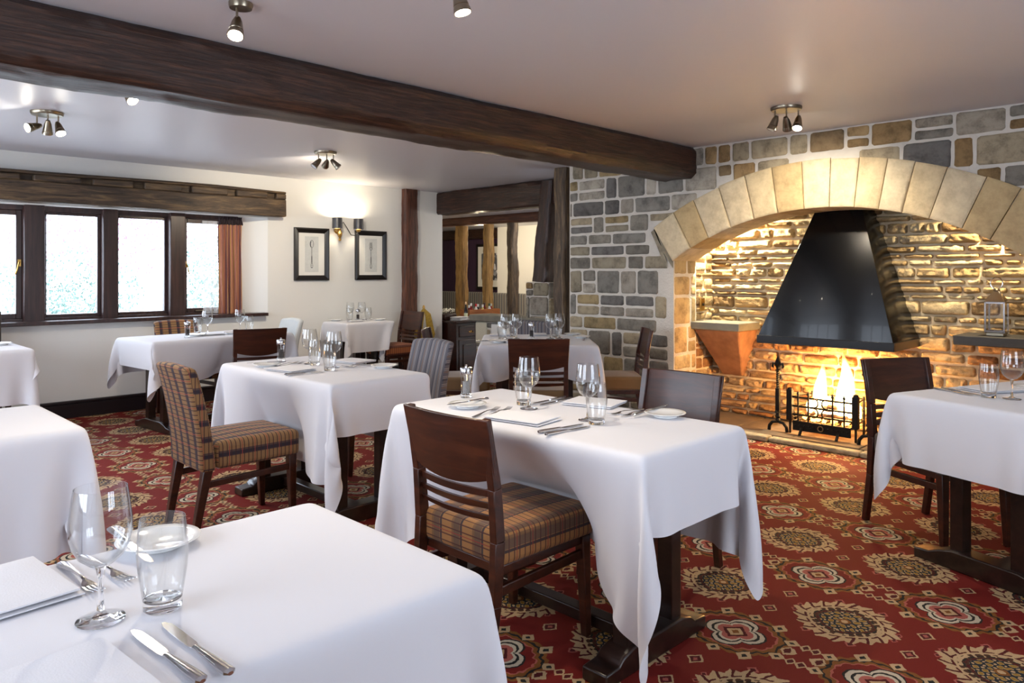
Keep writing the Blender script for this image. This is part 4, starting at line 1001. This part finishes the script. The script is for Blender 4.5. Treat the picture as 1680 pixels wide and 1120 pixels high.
# ------------------------------------------------------------------ tables and cloths
def cloth_sim(L,W,zt,ox0,ox1,oy0,oy1,seed,cols=(),steps=170,iters=9,sp=.042):
    """square linen dropped over a table: position based drape. overhangs ox0/ox1 at -x/+x, oy0/oy1 at -y/+y. returns verts, faces"""
    def axis(h,a,b):
        na,nb=max(3,round(a/sp)),max(3,round(b/sp)); nt_=round(2*h/sp)
        return np.concatenate([-h-a+np.arange(na)*a/na,np.linspace(-h,h,nt_+1),h+(np.arange(nb)+1)*b/nb])
    xs=axis(L/2,ox0,ox1); ys=axis(W/2,oy0,oy1); nx,ny=len(xs),len(ys)
    X,Y=np.meshgrid(xs,ys,indexing='ij'); P=np.stack([X,Y,np.full_like(X,zt)],-1)
    rng=np.random.RandomState(seed)
    rest=P.copy(); e=1e-6
    pin=(np.abs(X)<=L/2+e)&(np.abs(Y)<=W/2+e)
    inv=np.where(pin,0.,1.)[...,None]
    P[...,2]+=rng.uniform(-.006,0,X.shape)*(inv[...,0]); P[...,:2]+=rng.uniform(-.002,.002,X.shape+(2,))*inv
    prev=P.copy()
    cons=[]
    def addc(dx,dy,k):
        for par in (0,1):
            if dx>0: I=np.arange(nx-dx); 
            else: I=np.arange(nx)
            J=np.arange(ny-abs(dy)) if dy>=0 else np.arange(-dy,ny)
            step=max(dx,1) if dx else abs(dy)
            idx=I if dx else J
            sel=idx[((idx//step)%2)==par]
            if dx: I=sel
            else: J=sel
            a=np.ix_(I,J); b_=np.ix_(I+dx,J+dy)
            r=np.linalg.norm(rest[b_]-rest[a],axis=-1); wa,wb=inv[a][...,0],inv[b_][...,0]; ws=wa+wb; ws[ws==0]=1
            cons.append((a,b_,r,(wa/ws)[...,None],(wb/ws)[...,None],k))
    addc(1,0,1.);addc(0,1,1.);addc(1,1,.10);addc(1,-1,.10);addc(2,0,.035);addc(0,2,.035)
    dt=1/60.; g=np.array([0,0,-9.8])
    for s in range(steps):
        vel=(P-prev)*(.97 if s<steps*.7 else .88); prev=P.copy(); wind=rng.normal(0,.25,3)*(s<60)*np.array([1,1,0])
        P=P+inv*(vel+(g+wind)*dt*dt)
        for it in range(iters):
            for a,b_,r,wa,wb,k in cons:
                A=P[a];B=P[b_];d=B-A;l=np.linalg.norm(d,axis=-1)+1e-9
                c=((l-r)/l*np.where(l<r,k*.35,k))[...,None]*d
                P[a]=A+c*wa; P[b_]=B-c*wb
            hx,hy=L/2+.004,W/2+.004
            ins=(np.abs(P[...,0])<hx)&(np.abs(P[...,1])<hy)&(P[...,2]<zt-.002)&(~pin)
            if ins.any():
                px=hx-np.abs(P[...,0]); py=hy-np.abs(P[...,1]); low=P[...,2]<zt-.05
                mx_=ins&(px<py)&~low; my_=ins&(px>=py)&~low
                P[...,0]=np.where(mx_,np.sign(P[...,0])*hx,P[...,0]); P[...,1]=np.where(my_,np.sign(P[...,1])*hy,P[...,1])
            P[...,2]=np.maximum(P[...,2],.012)
            for (ax,side,front,u0,u1,ztop,s0,s1) in cols:   # chair seat pushing the skirt inwards
                f=min(1,max(0,(s/steps-s0)/(s1-s0))); 
                if f<=0: continue
                fr=side*((L/2 if ax==0 else W/2)+.03)*(1-f)+front*f; o_=P[...,1-ax]
                hit=(o_>u0)&(o_<u1)&(P[...,2]<ztop)&((P[...,ax]-fr)*side>0)&(~pin)
                P[...,ax]=np.where(hit,fr,P[...,ax])
    fs=[(i*ny+j,(i+1)*ny+j,(i+1)*ny+j+1,i*ny+j+1) for i in range(nx-1) for j in range(ny-1)]
    return P.reshape(-1,3),fs
TZ=.76
def table(x,y,rot,L,W,ov,label,clabel,seed,cols=(),cloth_cache=None,steps=170):
    t=thing('dining_table',label,'table',(x,y,0),R(rot),'pedestal dining tables under white cloths')
    MB().box((-L/2+.012,-W/2+.012,TZ-.045),(L/2-.012,W/2-.012,TZ-.014)).build('tabletop',M['tablewood'],t,bevel=.004)
    MB().box((-L/2+.15,-.04,TZ-.09),(L/2-.15,.04,TZ-.035)).build('under_rail',M['tablewood'],t)
    fx=L/2-.20
    fw=W/2-.02
    for s in (-1,1):
        b=MB(); vs=[];prof=[(-fw,0,.045),(-fw+.07,0,.05),(-.2,0,.07),(-.14,0,.085),(.14,0,.085),(.2,0,.07),(fw-.07,0,.05),(fw,0,.045)]
        for (yy,z0_,z1_) in prof: vs+=[(s*fx-.05,yy,z0_),(s*fx+.05,yy,z0_),(s*fx+.05,yy,z1_),(s*fx-.05,yy,z1_)]
        fs=[(0,1,2,3),(28,31,30,29)]
        for i in range(7):
            for k in range(4): fs.append((i*4+k,i*4+(k+1)%4,(i+1)*4+(k+1)%4,(i+1)*4+k))
        b.add(vs,fs); b.build('foot',M['tablewood'],t,bevel=.006)
        for yy in (-.13,.13): MB().box((s*fx-.03,yy-.03,.07),(s*fx+.03,yy+.03,TZ-.035)).build('post',M['tablewood'],t,bevel=.004)
    MB().box((-fx,-.03,.02),(fx,.03,.065)).build('stretcher',M['tablewood'],t,bevel=.005)
    P,fs=cloth_sim(L,W,TZ,*ov,seed,cols,steps=steps)
    b=MB(); b.add([tuple(map(float,p)) for p in P],fs); o=b.build('tablecloth',M['cloth'],None,sub=2,ang=180); o.location=(x,y,0); o.rotation_euler=(0,0,R(rot))
    tag(o,clabel,'tablecloth','white linen tablecloths')
    return t
# centre table: local x = world -Y after rot -90
table(2.135,1.905,-90,1.25,.63,(.24,.26,.50,.44),'dark trestle table at the centre beneath its white cloth','white linen cloth with long pointed corners on the centre table',3,cols=((1,-1,-.045,-.24,.24,.50,.45,.8),))
table(2.225,3.79,-90,1.24,.62,(.24,.26,.48,.42),'dark trestle table behind the centre one, between plaid and grey chairs','white linen cloth on the second table, corner falling toward the camera',8,cols=((1,-1,-.20,-.22,.22,.50,.45,.8),))
table(.30,1.29,0,1.24,.62,(.30,.34,.42,.44),'dark table nearest the camera at the bottom left, under its cloth','white linen cloth on the nearest table, bottom left of the view',12)
table(.18,3.235,0,1.22,.68,(.30,.30,.42,.42),'table at the left edge behind the nearest one, under its cloth','white linen cloth on the bare-topped table at the left edge',15)
table(2.13+.62*math.cos(R(5))-.34*math.sin(R(5)),6.11+.34*math.cos(R(5))+.62*math.sin(R(5)),5,1.28,.68,(.22,.24,.34,.30),'dark trestle table in front of the window, under its cloth','white linen cloth with a hanging pointed corner on the window table',19,cols=((1,-1,-.215,-.08,.42,.50,.45,.8),(1,1,.18,-.2,.26,.50,.45,.8)))
table(4.72,7.19,0,.64,.50,(.20,.26,.32,.22),'small table against the white wall below the prints','white linen cloth on the small table below the framed prints',23,cols=((1,1,.33,-9,9,9,0,.02),(0,1,.17,-.3,.16,.50,.45,.8)))
table(4.44,4.17,-45,.91,1.0,(.26,.26,.28,.26),'square table set at an angle before the low rubble wall','white linen cloth on the slanted square table by the stone wall',27,cols=((1,-1,-.405,-.24,.24,.50,.45,.8),(0,1,.38,-.21,.27,.50,.45,.8),(0,-1,-.38,-.24,.24,.50,.45,.8)))
def rt(lx,ly,a=-20,o=(3.59,1.19)):
    c,s=math.cos(R(a)),math.sin(R(a)); return (o[0]+lx*c-ly*s,o[1]+lx*s+ly*c)
rx,ry=rt(.62,-.34); table(rx,ry,-20,1.24,.68,(.30,.24,.36,.28),'dark trestle table at the right edge near the fireplace','white linen cloth on the right-hand table with a drooping corner',31,cols=((1,1,.215,-.34,.14,.50,.45,.8),))
table(.74,6.50,0,1.2,.62,(.24,.16,.38,.2),'table at the far left before the carved armchair','white linen cloth on the far left table before the carved armchair',35)
# ------------------------------------------------------------------ tableware prototypes (origin at base)
def wine_proto():
    t=thing('wine_glass','wine glass','glass')
    MB().lathe([(.0,.0825),(.006,.083),(.018,.088),(.032,.100),(.041,.117),(.0452,.136),(.0448,.155),(.0415,.182),(.0378,.206),(.0370,.206),(.0406,.182),(.0440,.155),(.0444,.136),(.0402,.118),(.031,.102),(.017,.090),(.0,.0855)],40).build('bowl',M['glass'],t,ang=80)
    MB().lathe([(.0,.0855),(.0085,.0845),(.0062,.078),(.0042,.062),(.004,.035),(.0055,.016),(.0,.012)],16).build('stem',M['sglass'],t,ang=80)
    MB().lathe([(.0,.014),(.006,.0125),(.014,.006),(.034,.003),(.0352,.0015),(.034,.0),(.0,.0)],32).build('foot',M['sglass'],t,ang=60)
    return t
def tumbler_proto():
    t=thing('tumbler','tumbler','glass')
    MB().lathe([(.0295,.015),(.0315,.03),(.0365,.062),(.0388,.088),(.0372,.120),(.0340,.146),(.0328,.146),(.0358,.120),(.0374,.088),(.0352,.062),(.0302,.03),(.027,.021),(.0,.019)],32).build('bowl',M['glass'],t,ang=80)
    MB().lathe([(.0,.0175),(.025,.018),(.0292,.0165),(.0292,.002),(.0275,.0),(.0,.0)],32).build('base',M['sglass'],t,ang=50)
    return t
def plate_proto(r=.078):
    t=MB().lathe([(0,.004),(r*.55,.004),(r*.62,.005),(r*.8,.011),(r*.98,.015),(r,.0165),(r*.98,.018),(r*.8,.0145),(r*.62,.0085),(0,.0075)],40)
    t.lathe([(r*.5,0),(r*.58,0),(r*.58,.005),(r*.5,.005)],40)
    return t.build('side_plate',M['china'],ang=60)
def loft(b,st):
    """stations (x,halfwidth,z0,z1)"""
    vs=[];fs=[];K=8
    for (x,hw,z0,z1) in st:
        zc,hh=(z0+z1)/2,(z1-z0)/2
        for k in range(K):
            a=2*PI*k/K+PI/8; vs.append((x,hw*max(-1,min(1,math.cos(a)*1.08)),zc+hh*max(-1,min(1,math.sin(a)*1.08))))
    for i in range(len(st)-1):
        for k in range(K): fs.append((i*K+k,i*K+(k+1)%K,(i+1)*K+(k+1)%K,(i+1)*K+k))
    fs+=[tuple(range(K))[::-1],tuple((len(st)-1)*K+k for k in range(K))]; b.add(vs,fs)
def knife_proto():
    t=thing('table_knife','knife','knife')
    b=MB(); loft(b,[(-.108,.004,.001,.006),(-.104,.0085,0,.009),(-.08,.0085,0,.009),(-.04,.0065,.0005,.008),(-.012,.0048,.001,.0075),(-.004,.0055,.001,.007)]); b.build('handle',M['steel'],t)
    b=MB(); vs=[(-.006,-.005,.0045),(-.006,.005,.0045),(.01,-.0085,.004),(.01,.007,.004),(.06,-.0095,.004),(.06,.0065,.004),(.092,-.009,.004),(.092,.005,.004),(.106,-.0035,.004),(.107,.0015,.004)]
    n=len(vs); v2=[(x,y,z-.0016) for x,y,z in vs]; fs=[]
    for i in range(0,n-2,2): fs+=[(i,i+1,i+3,i+2),(n+i,n+i+2,n+i+3,n+i+1),(i,i+2,n+i+2,n+i),(i+1,n+i+1,n+i+3,i+3)]
    fs+=[(0,n,n+1,1),(n-2,n-1,2*n-1,2*n-2)]; b.add(vs+v2,fs); b.build('blade',M['steel'],t,bevel=.0004)
    return t
def fork_proto():
    t=thing('table_fork','fork','fork')
    b=MB(); loft(b,[(-.102,.003,.0,.003),(-.098,.0085,0,.003),(-.07,.0085,.001,.004),(-.03,.0045,.004,.0075),(.01,.003,.006,.010),(.03,.0032,.005,.009),(.042,.009,.0025,.0055),(.055,.0115,.0012,.0035)]); b.build('handle',M['steel'],t)
    b=MB()
    for k in range(4):
        y=-.0096+.0064*k; b.bar((.052,y,.0024),(.075,y,.0032),.0036,.002,(0,0,1)); b.bar((.075,y,.0032),(.102,y*.95,.009),.0034,.002,(0,0,1),.0014,.0012)
    b.build('tines',M['steel'],t)
    return t
def grinder_proto(fill):
    t=thing('pepper_mill','mill','mill')
    b=MB().lathe([(.0,0),(.025,0),(.0255,.003),(.0255,.014),(.023,.018),(.0225,.022),(.0225,.092),(.0245,.096),(.0245,.101)],28); b.build('acrylic_body',M['glass'],t,ang=40)
    MB().lathe([(0,.002),(.0235,.002),(.0235,.013),(.0,.014)],24).build('base',M['sglass'],t,ang=40)
    MB().lathe([(0,.018),(.0155,.018),(.0155,.070),(.0,.071)],20).build('contents',fill,t,ang=40)
    MB().lathe([(.003,.07),(.003,.13)],8).build('spindle',M['steel'],t)
    MB().lathe([(.0255,.102),(.026,.105),(.026,.127),(.024,.130),(.0,.131)],28).build('cap',M['steel'],t,ang=40)
    MB().lathe([(.0,.130),(.005,.130),(.0055,.140),(.003,.143),(.0,.143)],14).build('knob',M['steel'],t)
    return t
WG=wine_proto(); TB=tumbler_proto(); PL=plate_proto(); KN=knife_proto(); FK=fork_proto(); GP=grinder_proto(M['pepper']); GS=grinder_proto(M['salt'])
PL['category']='plate'
Z0=TZ+.0015
TBL={'c':'the centre table','s':'the second table','n':'the nearest table','r':'the right-hand table','q':'the slanted table','w':'the window table','p':'the small table','f':'the far left table'}
def put(proto,x,y,lab,tb,rz=0,z=Z0,grp='',rot=None,sc=None):
    o=place(proto,USED,(x,y,z),rz,lab+' on '+TBL[tb],grp+' on '+TBL[tb],rot)
    if sc: o.scale=(sc,sc,sc)
    return o
def glass_pair(tb,w,t_,dw,dt): 
    put(WG,*w,'stemmed wine glass '+dw,tb,grp='wine glasses'); put(TB,*t_,'barrel-shaped water tumbler '+dt,tb,grp='water tumblers')
# centre
glass_pair('c',(2.133,2.045),(2.188,2.128),'in the middle with a tumbler behind it','half hidden behind a wine glass')
glass_pair('c',(2.122,1.735),(2.093,1.672),'farther right, behind a tumbler','nearest the front edge')
put(GS,2.139,2.428,'clear acrylic pepper mill with steel cap','c',grp='mills')
put(PL,1.985,2.245,'white side plate with a knife near the walnut chair','c',grp='side plates'); put(KN,1.995,2.253,'butter knife lying across the left side plate','c',R(178),Z0+.017,'knives')
put(FK,1.952,2.100,'table fork left of the front napkin, outer one','c',R(18),grp='forks'); put(FK,1.985,2.066,'table fork left of the front napkin, inner one','c',R(18),grp='forks')
put(KN,1.940,1.704,'table knife right of the front napkin, farther one','c',R(-5),grp='knives'); put(KN,1.928,1.662,'table knife right of the front napkin, nearer one','c',R(-4),grp='knives')
put(KN,2.326,2.110,'table knife behind the middle glasses, farther one','c',R(183),grp='knives'); put(KN,2.322,2.069,'table knife behind the middle glasses, nearer one','c',R(184),grp='knives')
put(FK,2.345,1.727,'table fork at the back right, farther one','c',R(175),grp='forks'); put(FK,2.352,1.682,'table fork at the back right, nearer one','c',R(178),grp='forks')
put(PL,2.382,1.575,'empty-looking white side plate at the right end','c',grp='side plates'); put(KN,2.385,1.640,'butter knife resting on the rim of the right side plate','c',0,Z0+.013,'knives',rot=(0,R(-4),R(-2)))
# second table
glass_pair('s',(2.269,3.981),(2.259,3.905),'at its left with a tumbler in front','at its left behind the mill'); glass_pair('s',(2.28,3.729),(2.192,3.632),'at its right behind the front tumbler','at its front right')
put(GP,2.223,4.244,'clear pepper mill full of peppercorns','s',grp='mills')
put(PL,2.03,4.04,'white side plate with a knife at the left','s',grp='side plates'); put(KN,2.04,4.07,'butter knife on the left side plate','s',R(150),Z0+.017,'knives')
put(FK,2.16,4.05,'table fork left of the front napkin, outer one','s',R(20),grp='forks'); put(FK,2.17,4.01,'table fork left of the front napkin, inner one','s',R(20),grp='forks')
put(KN,2.032,3.63,'table knife in front of the napkin, farther one','s',R(-4),grp='knives'); put(KN,2.025,3.59,'table knife in front of the napkin, nearer one','s',R(-4),grp='knives')
put(FK,2.42,3.70,'table fork by the rear napkin, farther one','s',R(175),grp='forks'); put(FK,2.42,3.66,'table fork by the rear napkin, nearer one','s',R(175),grp='forks'); put(PL,2.48,3.52,'white side plate beside the grey striped chair','s',grp='side plates')
# nearest table
glass_pair('n',(.363,1.27),(.447,1.246),'casting a long pale shadow','beside the big wine glass')
put(PL,.543,1.535,'white side plate holding a knife','n',grp='side plates'); put(KN,.490,1.53,'knife hanging over the plate rim','n',R(-88),Z0+.014,'knives',rot=(0,R(3),R(-88)))
put(FK,.385,1.47,'fork lying left of the wine glass stem','n',R(-88),grp='forks'); put(FK,.430,1.48,'fork lying behind the wine glass stem','n',R(-83),grp='forks')
put(KN,.392,1.085,'steel knife in front, left of its pair','n',R(95),grp='knives'); put(KN,.430,1.078,'steel knife in front, right of its pair','n',R(93),grp='knives')
# right table
glass_pair('r',(3.762,.744),(3.746,.826),'standing right of the tumbler','standing left of the wine glass')
put(KN,3.82,.950,'table knife left of the tumbler, farther one','r',R(-120),grp='knives'); put(KN,3.79,.975,'table knife left of the tumbler, nearer one','r',R(-120),grp='knives'); put(PL,4.12,.74,'white side plate behind the wine glass','r',grp='side plates')
# slanted table
for (x,y,k,d) in ((4.334,4.293,WG,'left rear'),(4.26,4.35,WG,'leftmost'),(4.529,4.099,WG,'right front'),(4.61,4.07,WG,'rightmost')): put(k,x,y,'stemmed wine glass, %s of the four'%d,'q',grp='wine glasses')
for (x,y,d) in ((4.20,4.33,'far left before the wine glasses'),(4.42,4.42,'behind the left wine glasses'),(4.62,4.13,'beside the right wine glasses'),(4.76,4.22,'at the right rear')): put(TB,x,y,'barrel-shaped water tumbler '+d,'q',grp='water tumblers')
put(GP,4.419,4.208,'clear pepper mill in the middle','q',grp='mills')
for (x,y,d) in ((4.02,4.18,'at the left front corner'),(4.78,3.98,'at the right front corner'),(4.93,4.20,'at the right rear corner')): put(PL,x,y,'white side plate '+d,'q',grp='side plates')
put(KN,4.03,4.31,'table knife at the left edge','q',R(-20),grp='knives'); put(KN,4.66,3.86,'table knife at the front right edge','q',R(40),grp='knives')
# window table
for (p,x,y,l,g_) in ((WG,2.75,6.60,'stemmed wine glass at its left, bright against the light','wine glasses'),(WG,3.05,6.60,'stemmed wine glass at its right','wine glasses'),(TB,2.68,6.64,'water tumbler at its left beside the mill','water tumblers'),(TB,3.12,6.56,'water tumbler at its right','water tumblers'),(GP,2.47,6.33,'clear pepper mill at its left','mills'),(PL,2.58,6.42,'white side plate at its left','side plates'),(PL,2.90,6.42,'white side plate near the walnut chair','side plates')): put(p,x,y,l,'w',grp=g_)
# small table
for (p,x,y,l,g_) in ((GP,4.71,7.20,'clear pepper mill in the middle','mills'),(WG,4.66,7.28,'stemmed wine glass left of the mill','wine glasses'),(WG,4.80,7.26,'stemmed wine glass right of the mill','wine glasses'),(TB,4.60,7.20,'water tumbler left of the mill','water tumblers'),(TB,4.84,7.19,'water tumbler right of the mill','water tumblers'),(PL,4.52,7.36,'white side plate at its left','side plates'),(PL,4.94,7.10,'white side plate at its right','side plates')): put(p,x,y,l,'p',grp=g_)
put(PL,1.22,6.66,'white side plate before the carved armchair','f',grp='side plates')
# napkins
NP=[('c',1.955,1.91,-80,.235,.16,'folded white napkin between forks and knives at the front'),('c',2.40,1.93,-75,.22,.17,'folded white napkin on the far side behind the glasses'),
('s',2.045,3.79,-80,.24,.17,'folded white napkin at the front'),('s',2.50,3.88,-80,.22,.17,'folded white napkin at the back by the grey chair'),
('n',.285,1.49,-85,.22,.15,'folded white napkin at the left edge'),('n',.255,1.06,95,.24,.19,'folded white napkin at the bottom of the view'),
('r',3.98,.86,-30,.24,.16,'folded white napkin at the far edge by the chair'),
('q',4.47,4.62,-45,.2,.14,'folded white napkin at the rear left'),('q',4.73,4.42,45,.2,.14,'folded white napkin at the rear right'),('q',4.12,4.12,45,.18,.12,'folded white napkin at the front left'),
('w',2.72,6.45,0,.2,.14,'folded white napkin at its left'),('p',4.86,7.30,0,.18,.12,'folded white napkin right of the mill'),('p',4.60,7.08,0,.18,.12,'folded white napkin at the front left')]
for i,(tb,x,y,a,L,W,l) in enumerate(NP):
    b=MB(); napkin_mesh(b,L,W,0,i+2,2,.007); o=b.build('folded_napkin',M['napkin'],ang=60); o.location=(x,y,Z0+.0005); o.rotation_euler=(0,0,R(a)); tag(o,l+' on '+TBL[tb],'napkin','folded white napkins')
# gold tassel cloth hanging by the post, and the dark folder leaning there
t=thing('gold_tassel','gold and green tasselled cloth hanging by the oak wall post','tassel',(5.84,7.44,.0))
b=MB()
for s in (-1,1):
    for k in range(6):
        b.tube([(0,0,.86),(s*(.02+.012*k),-.02,.78),(s*(.04+.02*k)*1.1,-.02,.62-.02*k),(s*(.045+.016*k),-.015,.45)],[.006,.014,.013,.01],6)
b.build('drape',simple('gold_brocade',(170,140,48),.5,sheen=.3,var=.4,vscale=50),t)
MB().lathe([(0,.84),(.014,.85),(.018,.87),(.01,.89),(0,.90)],12).build('knot',M['gold'],t)
